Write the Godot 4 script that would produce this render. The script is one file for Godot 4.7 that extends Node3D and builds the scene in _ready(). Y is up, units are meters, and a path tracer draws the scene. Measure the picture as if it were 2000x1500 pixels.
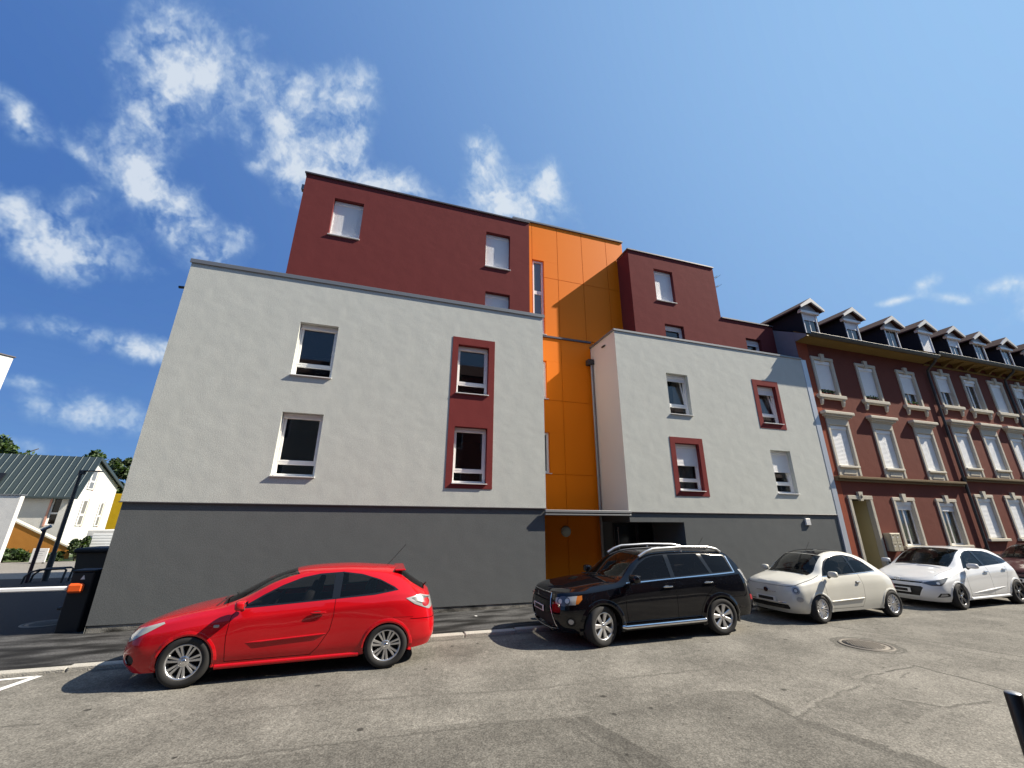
extends Node3D
# A street front: a new rendered apartment house with an orange stair tower, old row houses, parked cars.
# x runs along the street, y is up, -z goes into the houses; the near lens stands above the road at the origin.

const EYE_Y := 2.06
const SUN_TO := Vector3(1.1, 1.0, 0.31)   # towards the sun
var rng := RandomNumberGenerator.new()

func _ready():
	rng.seed = 4711
	view()
	car_materials()
	materials()
	ground()
	apartment_house()
	row_houses()
	houses_opposite()
	side_street()
	red_hatchback()
	black_suv()
	cream_city_car()
	five_door("white_hatchback", "white five-door hatchback with dark wheels parked before the old red-brown house", M.white_paint, Vector2(14.12, -7.40), Vector2(16.68, -7.48), M.alloy_dark)
	five_door("maroon_hatchback", "dark maroon car parked behind the white five-door hatchback", M.maroon_paint, Vector2(19.6, -7.6), Vector2(22.2, -7.65), M.alloy_dark)
	small_things()

func view():
	var cam := Camera3D.new()
	cam.name = "camera"
	add_child(cam)
	cam.position = Vector3(0, EYE_Y, 0)
	cam.rotation_degrees = Vector3(18.6, -17.4, 0.36)
	cam.fov = rad_to_deg(2.0 * atan(750.0 / 796.0))
	cam.near = 0.05
	cam.far = 3000.0
	cam.current = true
	var env := Environment.new()
	env.background_mode = Environment.BG_SKY
	env.sky = Sky.new()
	env.sky.sky_material = make_sky(cam)
	env.tonemap_mode = Environment.TONE_MAPPER_LINEAR
	env.tonemap_exposure = 1.85
	env.background_energy_multiplier = 0.54
	env.sdfgi_enabled = true
	env.ssao_enabled = true
	env.ssil_enabled = true
	var we := WorldEnvironment.new()
	we.name = "air"
	we.environment = env
	add_child(we)
	var sun := DirectionalLight3D.new()
	sun.name = "sun"
	add_child(sun)
	sun.look_at_from_position(SUN_TO, Vector3.ZERO)
	sun.light_energy = 1.6
	sun.light_angular_distance = 0.5
	sun.light_color = Color(1.0, 0.955, 0.88)
	sun.shadow_enabled = true

# clear air that pales towards the horizon and towards the sun, and broken fair-weather cloud
func make_sky(cam: Camera3D) -> PanoramaSkyMaterial:
	var w := 4096
	var h := 2048
	var low := Image.create(512, 256, false, Image.FORMAT_RGB8)
	var s := SUN_TO.normalized()
	for j in 256:
		var el := PI * (0.5 - (j + 0.5) / 256.0)
		for i in 512:
			var az := TAU * ((i + 0.5) / 512.0 - 0.5)
			var d := Vector3(sin(az) * cos(el), sin(el), -cos(az) * cos(el))
			low.set_pixel(i, j, air(d, s))
	low.resize(w, h, Image.INTERPOLATE_CUBIC)
	var bytes := low.get_data()
	# where cloud lies: middle, half lengths, turn, thickness; places as seen in a flat picture of the sky round the view's middle
	var c := [
		[325, 180, 70, 100, .55, .9], [300, 60, 60, 60, .1, .35], [385, 90, 110, 60, .7, .40], [455, 160, 80, 60, .6, .40], [285, 255, 46, 50, 0, .45], [360, 130, 80, 50, .7, .5],
		[325, 400, 128, 40, .80, .95], [265, 330, 60, 28, .8, .75], [360, 450, 70, 30, .7, .85], [180, 320, 60, 14, .75, .6], [170, 390, 50, 24, .3, .35],
		[590, 195, 75, 42, .25, .75], [685, 205, 46, 60, .1, .85], [600, 290, 80, 52, .3, .62], [700, 280, 20, 56, .1, .5], [560, 250, 34, 70, -.2, .62], [640, 330, 90, 34, .25, .95], [740, 360, 90, 24, .15, .85], [585, 365, 40, 34, .2, .7],
		[942, 292, 36, 22, .3, .85], [935, 345, 22, 46, .1, .65], [985, 365, 60, 34, .5, .7], [1058, 372, 30, 46, .35, .95], [990, 408, 85, 26, .05, .9], [1075, 350, 12, 24, .1, .7],
		[95, 455, 118, 46, .30, 1.0], [130, 495, 70, 36, .1, .9], [20, 420, 60, 30, .3, .5], [50, 245, 44, 26, .7, .85], [15, 190, 40, 16, .7, .5],
		[150, 648, 130, 16, .15, .65], [265, 682, 70, 18, .15, .75], [300, 690, 60, 16, .1, .6],
		[170, 795, 130, 26, .10, .5], [235, 830, 90, 26, .1, .45], [35, 745, 60, 10, .15, .45], [40, 870, 80, 16, .1, .3], [110, 820, 60, 14, .1, .3],
		[505, 325, 20, 14, .2, .55], [475, 268, 14, 24, -.3, .5], [470, 470, 40, 26, .5, .4],
		[1962, 560, 46, 15, -.18, .95], [1866, 583, 36, 9, .1, .85], [1812, 553, 26, 11, -.35, .7], [1755, 587, 36, 6, -.22, .7], [2090, 600, 90, 30, -.1, .8]]
	var near := {}   # which clouds reach each 60-unit square
	for e in c:
		var r: float = maxf(e[2], e[3]) * 2.25 + 60.0
		for a in range(floori((e[0] - r) / 60.0), floori((e[0] + r) / 60.0) + 1):
			for b in range(floori((e[1] - r) / 60.0), floori((e[1] + r) / 60.0) + 1):
				if not near.has(Vector2i(a, b)): near[Vector2i(a, b)] = []
				near[Vector2i(a, b)].append(e)
	var n1 := FastNoiseLite.new()
	n1.seed = 21; n1.frequency = 0.0080; n1.fractal_octaves = 7; n1.fractal_gain = 0.62; n1.fractal_type = FastNoiseLite.FRACTAL_FBM
	n1.noise_type = FastNoiseLite.TYPE_SIMPLEX_SMOOTH
	n1.domain_warp_enabled = true; n1.domain_warp_amplitude = 60.0; n1.domain_warp_frequency = 0.009; n1.domain_warp_fractal_octaves = 3
	var inv := cam.global_transform.basis.inverse()
	var f := 796.0
	for j in range(int(h * 0.12), int(h * 0.5)):
		var el := PI * (0.5 - (j + 0.5) / h)
		for i in range(int(w * 0.36), int(w * 0.73)):
			var az := TAU * ((i + 0.5) / w - 0.5)
			var d := inv * Vector3(sin(az) * cos(el), sin(el), -cos(az) * cos(el))
			if d.z > -0.2: continue
			var p := Vector2(1000 - f * d.x / d.z, 750 + f * d.y / d.z)
			if p.y > 930.0 or (p.x > 1150 and p.x < 1690) or (p.x > 1690 and p.y < 500) or p.x < -250 or p.y < -120: continue
			var t := 0.0
			for e in near[Vector2i((p / 60.0).floor())] if near.has(Vector2i((p / 60.0).floor())) else []:
				var q: Vector2 = (p - Vector2(e[0], e[1])).rotated(-e[4])
				var r2: float = q.x * q.x / (e[2] * e[2]) + q.y * q.y / (e[3] * e[3])
				if r2 < 5.0: t = 1.0 - (1.0 - t) * (1.0 - minf(e[5], 0.97) * exp(-r2 * 0.72))
			if t < 0.03: continue
			var v := n1.get_noise_2d(p.x * 0.95 + p.y * 0.25, p.y * 1.1 - p.x * 0.3)
			var fine := n1.get_noise_2d(p.x * 3.4 + 500.0, p.y * 2.6 - p.x * 1.2)
			var veil := 0.44 * t * clampf(0.75 + 1.3 * v + 0.55 * fine, 0.0, 1.6)
			var core := smoothstep(0.22, 1.10, t * 0.95 + v * 0.75 + fine * 0.16) * 0.46
			var a := clampf(veil + core, 0.0, 0.86) * smoothstep(0.03, 0.30, t + 0.25 * v)
			if a < 0.004: continue
			var k := (j * w + i) * 3
			bytes[k] = int(lerpf(bytes[k], 232, a)); bytes[k + 1] = int(lerpf(bytes[k + 1], 238, a)); bytes[k + 2] = int(lerpf(bytes[k + 2], 244, a))
	# the picture's edge lies straight ahead (-z): swap its halves
	var whole := Image.create_from_data(w, h, false, Image.FORMAT_RGB8, bytes)
	var turned := Image.create(w, h, false, Image.FORMAT_RGB8)
	turned.blit_rect(whole, Rect2i(w / 2, 0, w / 2, h), Vector2i(0, 0))
	turned.blit_rect(whole, Rect2i(0, 0, w / 2, h), Vector2i(w / 2, 0))
	var m := PanoramaSkyMaterial.new()
	m.panorama = ImageTexture.create_from_image(turned)
	return m

func air(d: Vector3, s: Vector3) -> Color:
	var y := maxf(d.y, 0.0)
	var deep := Color(0.030, 0.118, 0.42)
	var pale := Color(0.27, 0.53, 0.92)
	var c := deep.lerp(pale, pow(1.0 - y, 3.4) * 0.62)
	var near := pow(clampf(0.5 + 0.5 * d.dot(s), 0.0, 1.0), 2.6)
	c = c.lerp(Color(0.40, 0.67, 1.0), near * 0.85)
	if d.y < 0.0: c = Color(0.30, 0.31, 0.31)
	return c.linear_to_srgb()
func glass(tint: Color, alpha: float) -> StandardMaterial3D:
	var m := mat(Color(tint, alpha), 0.02, 0.0, 0.6)
	m.transparency = BaseMaterial3D.TRANSPARENCY_ALPHA
	return m

func paint(color: Color, rough := 0.45, metal := 0.0) -> StandardMaterial3D:
	var m := mat(color, rough, metal)
	m.clearcoat_enabled = true
	m.clearcoat = 1.0
	m.clearcoat_roughness = 0.04
	return m

func car_materials():
	M.red_paint = paint(lin(.46, .004, .009), .5)
	M.red_paint.metallic_specular = .15
	M.black_paint = paint(lin(.004, .004, .006), .5)
	M.black_paint.metallic_specular = 0.0
	M.cream_paint = paint(lin(.62, .61, .55))
	M.white_paint = paint(lin(.66, .67, .68))
	M.maroon_paint = paint(lin(.06, .008, .012))
	M.black_plastic = mat(lin(.012, .012, .013), .65)
	M.black_gloss = mat(lin(.010, .010, .011), .12)
	M.white_plastic = mat(lin(.7, .7, .7), .4)
	M.tyre = mat(lin(.016, .016, .017), .85)
	M.alloy = mat(lin(.62, .62, .63), .28, .85)
	M.alloy_dark = mat(lin(.05, .05, .055), .3, .6)
	M.brake = mat(lin(.018, .018, .019), .6, .3)
	M.chrome = mat(lin(.75, .75, .77), .08, 1.0)
	M.car_glass = glass(lin(.004, .005, .005), .58)
	M.car_glass.metallic_specular = .34
	M.car_glass_dark = glass(lin(.004, .004, .005), .88)
	M.car_glass_dark.metallic_specular = .30
	M.lamp_old = paint(lin(.36, .37, .33), .3)
	M.lamp_clear = paint(lin(.34, .34, .34), .3, .15)
	M.lamp_dark = paint(lin(.07, .07, .072), .3, .1)
	M.lamp_amber = paint(lin(.42, .12, .012), .3)
	M.lamp_red = paint(lin(.35, .01, .012), .25)
	M.pane_dark = mat(lin(.012, .014, .016), .02, 0.0, .8)
	M.pane_sky_tint = mat(lin(.10, .115, .135), .08, 0.0, .8)  # stair panes: blue-grey of the mirrored sky put into the colour
	M.reflector = mat(lin(.62, .62, .60), .5, .1)
	M.emblem = mat(lin(.05, .02, .02), .2, .5)
	M.cabin = mat(lin(.022, .022, .024), .8)
# ---------------------------------------------------------------- helpers
var M := {}

func lin(r, g, b) -> Color:
	return Color(r, g, b).linear_to_srgb()

func mat(color: Color, rough := 0.8, metal := 0.0, spec := 0.5) -> StandardMaterial3D:
	var m := StandardMaterial3D.new()
	m.albedo_color = color
	m.roughness = rough
	m.metallic = metal
	m.metallic_specular = spec
	return m

func noise_image(n: int, kind: int, freq: float, oct: int, sd: int, ret := 0) -> Image:
	var f := FastNoiseLite.new()
	f.noise_type = kind
	f.seed = sd
	f.frequency = freq
	f.fractal_type = FastNoiseLite.FRACTAL_FBM if oct > 1 else FastNoiseLite.FRACTAL_NONE
	f.fractal_octaves = oct
	if ret:
		f.cellular_return_type = FastNoiseLite.RETURN_CELL_VALUE if ret == 1 else FastNoiseLite.RETURN_DISTANCE
	var im := f.get_seamless_image(n, n)
	im.convert(Image.FORMAT_L8)
	return im

# a grey picture of noise, each value v turned to lo + (hi - lo) * v, as a texture
func grey_texture(im: Image, lo: float, hi: float) -> ImageTexture:
	var d := im.get_data()
	for i in d.size():
		d[i] = int(clampf(lo + (hi - lo) * d[i] / 255.0, 0.0, 1.0) * 255.0)
	return ImageTexture.create_from_image(Image.create_from_data(im.get_width(), im.get_height(), false, Image.FORMAT_L8, d))

func triplanar(m: StandardMaterial3D, size_m: float):
	m.uv1_triplanar = true
	m.uv1_world_triplanar = true
	m.uv1_scale = Vector3.ONE / size_m
	return m

func ST() -> SurfaceTool:
	var s := SurfaceTool.new()
	s.begin(Mesh.PRIMITIVE_TRIANGLES)
	return s

func tri(st: SurfaceTool, a: Vector3, b: Vector3, c: Vector3):
	var n := (b - a).cross(c - a).normalized()
	st.set_normal(n); st.add_vertex(a)
	st.set_normal(n); st.add_vertex(c)
	st.set_normal(n); st.add_vertex(b)

# corners run anticlockwise as seen from outside
func quad(st: SurfaceTool, a: Vector3, b: Vector3, c: Vector3, d: Vector3):
	var n := (b - a).cross(c - a)
	if n.length_squared() < 1e-14:
		n = (c - a).cross(d - a)
	n = n.normalized()
	for v in [a, c, b, a, d, c]:
		st.set_normal(n); st.add_vertex(v)

func box(st: SurfaceTool, x0: float, x1: float, y0: float, y1: float, z0: float, z1: float, bev := 0.0):
	var lo := Vector3(minf(x0, x1), minf(y0, y1), minf(z0, z1))
	var hi := Vector3(maxf(x0, x1), maxf(y0, y1), maxf(z0, z1))
	var b := minf(bev, minf(hi.x - lo.x, minf(hi.y - lo.y, hi.z - lo.z)) * 0.45)
	var c := (lo + hi) / 2
	var h := (hi - lo) / 2
	var P := func(sx, sy, sz, ax): # corner, pushed out to the face across axis ax
		var p := Vector3(sx * h.x, sy * h.y, sz * h.z)
		for k in 3:
			if k != ax:
				p[k] -= signf(p[k]) * b
		return c + p
	for ax in 3:
		var u := (ax + 1) % 3
		var w := (ax + 2) % 3
		for s in [-1.0, 1.0]:
			var q := []
			for k in [[-1, -1], [1, -1], [1, 1], [-1, 1]]:
				var t := [0.0, 0.0, 0.0]
				t[ax] = s; t[u] = float(k[0]); t[w] = float(k[1])
				q.append(P.call(t[0], t[1], t[2], ax))
			if s > 0: quad(st, q[0], q[1], q[2], q[3])
			else: quad(st, q[3], q[2], q[1], q[0])
	if b <= 0.0: return
	for ax in 3: # edges along ax
		var u := (ax + 1) % 3
		var w := (ax + 2) % 3
		for su in [-1.0, 1.0]:
			for sw in [-1.0, 1.0]:
				var q := []
				for k in [[-1.0, u], [1.0, u], [1.0, w], [-1.0, w]]:
					var t := [0.0, 0.0, 0.0]
					t[ax] = k[0]; t[u] = su; t[w] = sw
					q.append(P.call(t[0], t[1], t[2], k[1]))
				if su * sw < 0: quad(st, q[0], q[1], q[2], q[3])
				else: quad(st, q[3], q[2], q[1], q[0])
	for sx in [-1.0, 1.0]:
		for sy in [-1.0, 1.0]:
			for sz in [-1.0, 1.0]:
				var a = P.call(sx, sy, sz, 0)
				var e = P.call(sx, sy, sz, 1)
				var f = P.call(sx, sy, sz, 2)
				if sx * sy * sz > 0: tri(st, a, e, f)
				else: tri(st, a, f, e)

# a convex outline in the x-y plane, pushed along z from z0 to z1 (z1 nearer the viewer)
func prism(st: SurfaceTool, pts: Array, z0: float, z1: float):
	var n := pts.size()
	var area := 0.0
	for i in n:
		area += pts[i].x * pts[(i + 1) % n].y - pts[(i + 1) % n].x * pts[i].y
	var p := pts.duplicate()
	if area < 0: p.reverse()
	for i in range(1, n - 1):
		tri(st, Vector3(p[0].x, p[0].y, z1), Vector3(p[i].x, p[i].y, z1), Vector3(p[i + 1].x, p[i + 1].y, z1))
		tri(st, Vector3(p[0].x, p[0].y, z0), Vector3(p[i + 1].x, p[i + 1].y, z0), Vector3(p[i].x, p[i].y, z0))
	for i in n:
		var a: Vector2 = p[i]
		var b: Vector2 = p[(i + 1) % n]
		quad(st, Vector3(a.x, a.y, z0), Vector3(b.x, b.y, z0), Vector3(b.x, b.y, z1), Vector3(a.x, a.y, z1))

# a convex outline in the z-y plane, pushed along x
func prism_x(st: SurfaceTool, pts: Array, x0: float, x1: float):
	var n := pts.size()
	var area := 0.0
	for i in n:
		area += pts[i].x * pts[(i + 1) % n].y - pts[(i + 1) % n].x * pts[i].y
	var p := pts.duplicate()
	if area < 0: p.reverse()
	for i in range(1, n - 1):
		tri(st, Vector3(x0, p[0].y, p[0].x), Vector3(x0, p[i].y, p[i].x), Vector3(x0, p[i + 1].y, p[i + 1].x))
		tri(st, Vector3(x1, p[0].y, p[0].x), Vector3(x1, p[i + 1].y, p[i + 1].x), Vector3(x1, p[i].y, p[i].x))
	for i in n:
		var a: Vector2 = p[i]
		var b: Vector2 = p[(i + 1) % n]
		quad(st, Vector3(x1, a.y, a.x), Vector3(x1, b.y, b.x), Vector3(x0, b.y, b.x), Vector3(x0, a.y, a.x))

# smooth tube along points with a radius each (or one for all)
func tube(st: SurfaceTool, pts: Array, rad, sides := 10, caps := true):
	var rings := []
	var up := Vector3.UP
	for i in pts.size():
		var d: Vector3 = (pts[mini(i + 1, pts.size() - 1)] - pts[maxi(i - 1, 0)]).normalized()
		var ref := Vector3.UP if absf(d.y) < 0.95 else Vector3.RIGHT
		if i > 0: ref = up
		var s := d.cross(ref).normalized()
		up = s.cross(d).normalized()
		var r: float = rad[i] if rad is Array else rad
		var ring := []
		for k in sides:
			var a := TAU * k / sides
			var n := s * cos(a) + up * sin(a)
			ring.append([pts[i] + n * r, n])
		rings.append(ring)
	for i in rings.size() - 1:
		for k in sides:
			var a = rings[i][k]
			var b = rings[i][(k + 1) % sides]
			var c = rings[i + 1][(k + 1) % sides]
			var d = rings[i + 1][k]
			for v in [a, b, c, a, c, d]:
				st.set_normal(v[1]); st.add_vertex(v[0])
	if caps:
		for e in [0, rings.size() - 1]:
			for k in range(1, sides - 1):
				if e == 0: tri(st, rings[e][0][0], rings[e][k + 1][0], rings[e][k][0])
				else: tri(st, rings[e][0][0], rings[e][k][0], rings[e][k + 1][0])

# profile of [radius, along] turned about an axis through c; along runs on axis ax (unit), smooth unless an entry repeats
func lathe(st: SurfaceTool, c: Vector3, ax: Vector3, prof: Array, seg := 32):
	var u := ax.cross(Vector3.UP if absf(ax.y) < 0.9 else Vector3.RIGHT).normalized()
	var w := ax.cross(u).normalized()
	for i in prof.size() - 1:
		var a: Vector2 = prof[i]
		var b: Vector2 = prof[i + 1]
		var t := b - a
		if t.length() < 1e-6: continue
		var nn := Vector2(t.y, -t.x).normalized()
		var na := nn
		var nb := nn
		if i > 0:
			var t0: Vector2 = a - prof[i - 1]
			if t0.length() > 1e-6: na = (nn + Vector2(t0.y, -t0.x).normalized()).normalized()
		if i < prof.size() - 2:
			var t1: Vector2 = prof[i + 2] - b
			if t1.length() > 1e-6: nb = (nn + Vector2(t1.y, -t1.x).normalized()).normalized()
		for k in seg:
			var d0 := u * cos(TAU * k / seg) + w * sin(TAU * k / seg)
			var d1 := u * cos(TAU * (k + 1) / seg) + w * sin(TAU * (k + 1) / seg)
			var A := [c + d0 * a.x + ax * a.y, d0 * na.x + ax * na.y]
			var B := [c + d1 * a.x + ax * a.y, d1 * na.x + ax * na.y]
			var C := [c + d1 * b.x + ax * b.y, d1 * nb.x + ax * nb.y]
			var D := [c + d0 * b.x + ax * b.y, d0 * nb.x + ax * nb.y]
			for v in [A, C, B, A, D, C]:
				st.set_normal(v[1]); st.add_vertex(v[0])

# rounded blob: superellipsoid
func blob(st: SurfaceTool, c: Vector3, r: Vector3, e := 0.7, rot := Basis.IDENTITY, nu := 20, nv := 12):
	var g := []
	for j in nv + 1:
		var row := []
		var th := PI * (j / float(nv) - 0.5)
		for i in nu + 1:
			var ph := TAU * i / nu
			var cx := signf(cos(ph)) * pow(absf(cos(ph)), e) * pow(maxf(cos(th), 0.0), e)
			var cz := signf(sin(ph)) * pow(absf(sin(ph)), e) * pow(maxf(cos(th), 0.0), e)
			var cy := signf(sin(th)) * pow(absf(sin(th)), e)
			var q := 2.0 / e - 1.0
			var n := Vector3(signf(cx) * pow(absf(cx), q) / r.x, signf(cy) * pow(absf(cy), q) / r.y, signf(cz) * pow(absf(cz), q) / r.z)
			row.append([c + rot * Vector3(cx * r.x, cy * r.y, cz * r.z), rot * n.normalized()])
		g.append(row)
	for j in nv:
		for i in nu:
			for v in [g[j][i], g[j][i + 1], g[j + 1][i + 1], g[j][i], g[j + 1][i + 1], g[j + 1][i]]:
				st.set_normal(v[1]); st.add_vertex(v[0])

var taken := {}
func own_name(parent: Node, called: String) -> String:
	var key := str(parent.get_instance_id()) + "/" + called
	var n: int = taken.get(key, 0)
	taken[key] = n + 1
	return called if n == 0 else "%s_%03d" % [called, n]

# one named mesh; meshes of a thing are written in world places and hung at the thing's base
func obj(called: String, st, m: Material, parent: Node = self, own_place := false) -> MeshInstance3D:
	var o := MeshInstance3D.new()
	o.mesh = st if st is Mesh else st.commit()
	o.material_override = m
	o.name = own_name(parent, called)
	o.cast_shadow = GeometryInstance3D.SHADOW_CASTING_SETTING_ON
	parent.add_child(o, true)
	if parent.has_meta("base_at") and not own_place:
		o.position = -parent.get_meta("base_at")
	return o

func thing(called: String, label: String, category: String, at := Vector3.ZERO, group := "") -> Node3D:
	var o := Node3D.new()
	o.name = own_name(self, called)
	add_child(o, true)
	o.position = at
	o.set_meta("base_at", at)
	return tag(o, label, category, group)

func tag(o: Node, label: String, category: String, group := "") -> Node:
	o.set_meta("label", label)
	o.set_meta("category", category)
	if group: o.set_meta("group", group)
	return o

func struct(called: String, st, m: Material) -> MeshInstance3D:
	var o := obj(called, st, m)
	o.set_meta("kind", "structure")
	return o
# ---------------------------------------------------------------- cars: a lofted shell, cut along outlines
func spline(p: Array, i: int, t: float) -> Vector3: # centripetal Catmull-Rom through p
	var p1: Vector3 = p[i]
	var p2: Vector3 = p[i + 1]
	var p0: Vector3 = p[i - 1] if i > 0 else p1 * 2 - p2
	var p3: Vector3 = p[i + 2] if i + 2 < p.size() else p2 * 2 - p1
	var t1 := maxf(sqrt(p0.distance_to(p1)), 1e-3)
	var t2 := t1 + maxf(sqrt(p1.distance_to(p2)), 1e-3)
	var t3 := t2 + maxf(sqrt(p2.distance_to(p3)), 1e-3)
	var x := lerpf(t1, t2, t)
	var a1 := p0 * ((t1 - x) / t1) + p1 * (x / t1)
	var a2 := p1 * ((t2 - x) / (t2 - t1)) + p2 * ((x - t1) / (t2 - t1))
	var a3 := p2 * ((t3 - x) / (t3 - t2)) + p3 * ((x - t2) / (t3 - t2))
	var b1 := a1 * ((t2 - x) / t2) + a2 * (x / t2)
	var b2 := a2 * ((t3 - x) / (t3 - t1)) + a3 * ((x - t1) / (t3 - t1))
	return b1 * ((t2 - x) / (t2 - t1)) + b2 * ((x - t1) / (t2 - t1))

var shell := []   # rows of [place, normal, uv] of the car being built, near half
func loft(net: Array, kv: Array, sub := 7):
	var nv: int = net[0].size()
	var cols := []
	for j in nv:
		var col := []
		for s in net: col.append(Vector3(s[j][0], s[j][1], s[j][2]))
		cols.append(col)
	shell = []
	for i in net.size() - 1:
		for k in (sub + 1 if i == net.size() - 2 else sub):
			var t := k / float(sub)
			var c := []
			for j in nv: c.append(spline(cols[j], i, t))
			var row := [[c[0], Vector3.ZERO, Vector2(i + t, 0)]]
			for j in range(1, nv - 1):
				var q: float = kv[j]
				var A: Vector3 = c[j].lerp(c[j - 1], q)
				var B: Vector3 = c[j].lerp(c[j + 1], q)
				for m in 5:
					var w := m / 4.0
					row.append([A.lerp(c[j], w).lerp(c[j].lerp(B, w), w), Vector3.ZERO, Vector2(i + t, j - q + 2 * q * w)])
			row.append([c[nv - 1], Vector3.ZERO, Vector2(i + t, nv - 1)])
			for e in row: e[0].z = maxf(e[0].z, 0.0)
			shell.append(row)
	var R := shell.size()
	var C: int = shell[0].size()
	for r in R:
		for c in C:
			var du: Vector3 = shell[mini(r + 1, R - 1)][c][0] - shell[maxi(r - 1, 0)][c][0]
			var dv: Vector3 = shell[r][mini(c + 1, C - 1)][0] - shell[r][maxi(c - 1, 0)][0]
			var n := du.cross(dv)
			if n.length() < 1e-9:
				n = Vector3(-1 if r < R / 2 else 1, 0, 0)
			n = n.normalized()
			if shell[r][c][0].z < 1e-4:
				n.z = 0
				if n.length() < 1e-3: n = Vector3(-1 if r < R / 2 else 1, 0, 0)
				n = n.normalized()
			shell[r][c][1] = n

# half width of the shell where its side shows the point (x, y)
func side_z(x: float, y: float) -> float:
	var best := 1e9
	var z := 0.0
	for row in shell:
		for e in row:
			if e[2].y > 5.0: break
			var d := Vector2(e[0].x - x, e[0].y - y).length_squared()
			if d < best:
				best = d
				z = e[0].z
	return z

# how far behind the bumper the nose lies at half width z and height y
func nose_x(z: float, y: float) -> float:
	var best := 1e9
	var x := 0.0
	for r in mini(22, shell.size()):
		for e in shell[r]:
			if e[2].y > 4.6: break
			var d := Vector2(e[0].z - z, e[0].y - y).length_squared()
			if d < best:
				best = d
				x = e[0].x
	return x

func lerp_v(a, b, t):
	return [a[0].lerp(b[0], t), a[1].lerp(b[1], t).normalized(), a[2].lerp(b[2], t)]

func project(e, how) -> Vector2:
	if how is String:
		if how == "uv": return e[2]
		return Vector2(e[0].x, e[0].z) # top
	var a := deg_to_rad(how)
	return Vector2(e[0].x * cos(a) + e[0].z * sin(a), e[0].y)

func ccw(poly: Array) -> Array:
	var s := 0.0
	for i in poly.size():
		var a: Vector2 = poly[i]
		var b: Vector2 = poly[(i + 1) % poly.size()]
		s += a.x * b.y - b.x * a.y
	var p := poly.duplicate()
	if s < 0: p.reverse()
	return p

# cuts the outline out of the faces: returns [inside, outside]
func cut(faces: Array, f: Dictionary) -> Array:
	var poly := ccw(f.poly)
	var lo := Vector2(1e9, 1e9)
	var hi := -lo
	for p in poly:
		lo = lo.min(p); hi = hi.max(p)
	var vr: Array = f.get("vr", [-1, 99])
	var ur: Array = f.get("ur", [-1, 99])
	var inside := []
	var outside := []
	for face in faces:
		var a := Vector2(1e9, 1e9)
		var b := -a
		var uv := Vector2.ZERO
		var qs := []
		for e in face:
			var q := project(e, f.pr)
			qs.append(q)
			a = a.min(q); b = b.max(q)
			uv += e[2]
		uv /= face.size()
		if a.x > hi.x or b.x < lo.x or a.y > hi.y or b.y < lo.y or uv.x < ur[0] or uv.x > ur[1] or uv.y < vr[0] or uv.y > vr[1]:
			outside.append(face)
			continue
		var cur: Array = face
		var cq := qs
		var outs := []
		for i in poly.size():
			var p0: Vector2 = poly[i]
			var d: Vector2 = poly[(i + 1) % poly.size()] - p0
			var inn := []; var inq := []; var out := []
			for k in cur.size():
				var k2 := (k + 1) % cur.size()
				var s0 := d.cross(cq[k] - p0)
				var s1 := d.cross(cq[k2] - p0)
				if s0 >= 0:
					inn.append(cur[k]); inq.append(cq[k])
				if s0 <= 0: out.append(cur[k])
				if (s0 > 0 and s1 < 0) or (s0 < 0 and s1 > 0):
					var t := s0 / (s0 - s1)
					var m = lerp_v(cur[k], cur[k2], t)
					inn.append(m); inq.append(cq[k].lerp(cq[k2], t)); out.append(m)
			if out.size() > 2: outs.append(out)
			cur = inn; cq = inq
			if cur.size() < 3: break
		if cur.size() < 3:
			outside.append(face)
		else:
			inside.append(cur)
			outside.append_array(outs)
	return [inside, outside]

func emit(st: SurfaceTool, faces: Array, off := 0.0, flip := false):
	for face in faces:
		for i in range(1, face.size() - 1):
			var order := [face[0], face[i + 1], face[i]] if not flip else [face[0], face[i], face[i + 1]]
			for e in order:
				var p: Vector3 = e[0] + e[1] * off
				var n: Vector3 = e[1]
				if flip:
					p.z = -p.z; n.z = -n.z
				st.set_normal(n); st.add_vertex(p)

func seam(path: Array, w: float) -> Array: # thin outlines along a path
	var r := []
	for i in path.size() - 1:
		var d: Vector2 = (path[i + 1] - path[i]).normalized()
		var n := Vector2(-d.y, d.x) * w / 2
		r.append([path[i] - n, path[i + 1] - n + d * w * 0.3, path[i + 1] + n + d * w * 0.3, path[i] + n])
	return r

func V(a: Array) -> Array: # [x, y, x, y, ...] to points
	var r := []
	for i in range(0, a.size(), 2): r.append(Vector2(a[i], a[i + 1]))
	return r

func disc(c: Vector2, r: float, n := 28, squash := 1.0) -> Array:
	var p := []
	for i in n: p.append(c + Vector2(cos(TAU * i / n) * r * squash, sin(TAU * i / n) * r))
	return p

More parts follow.
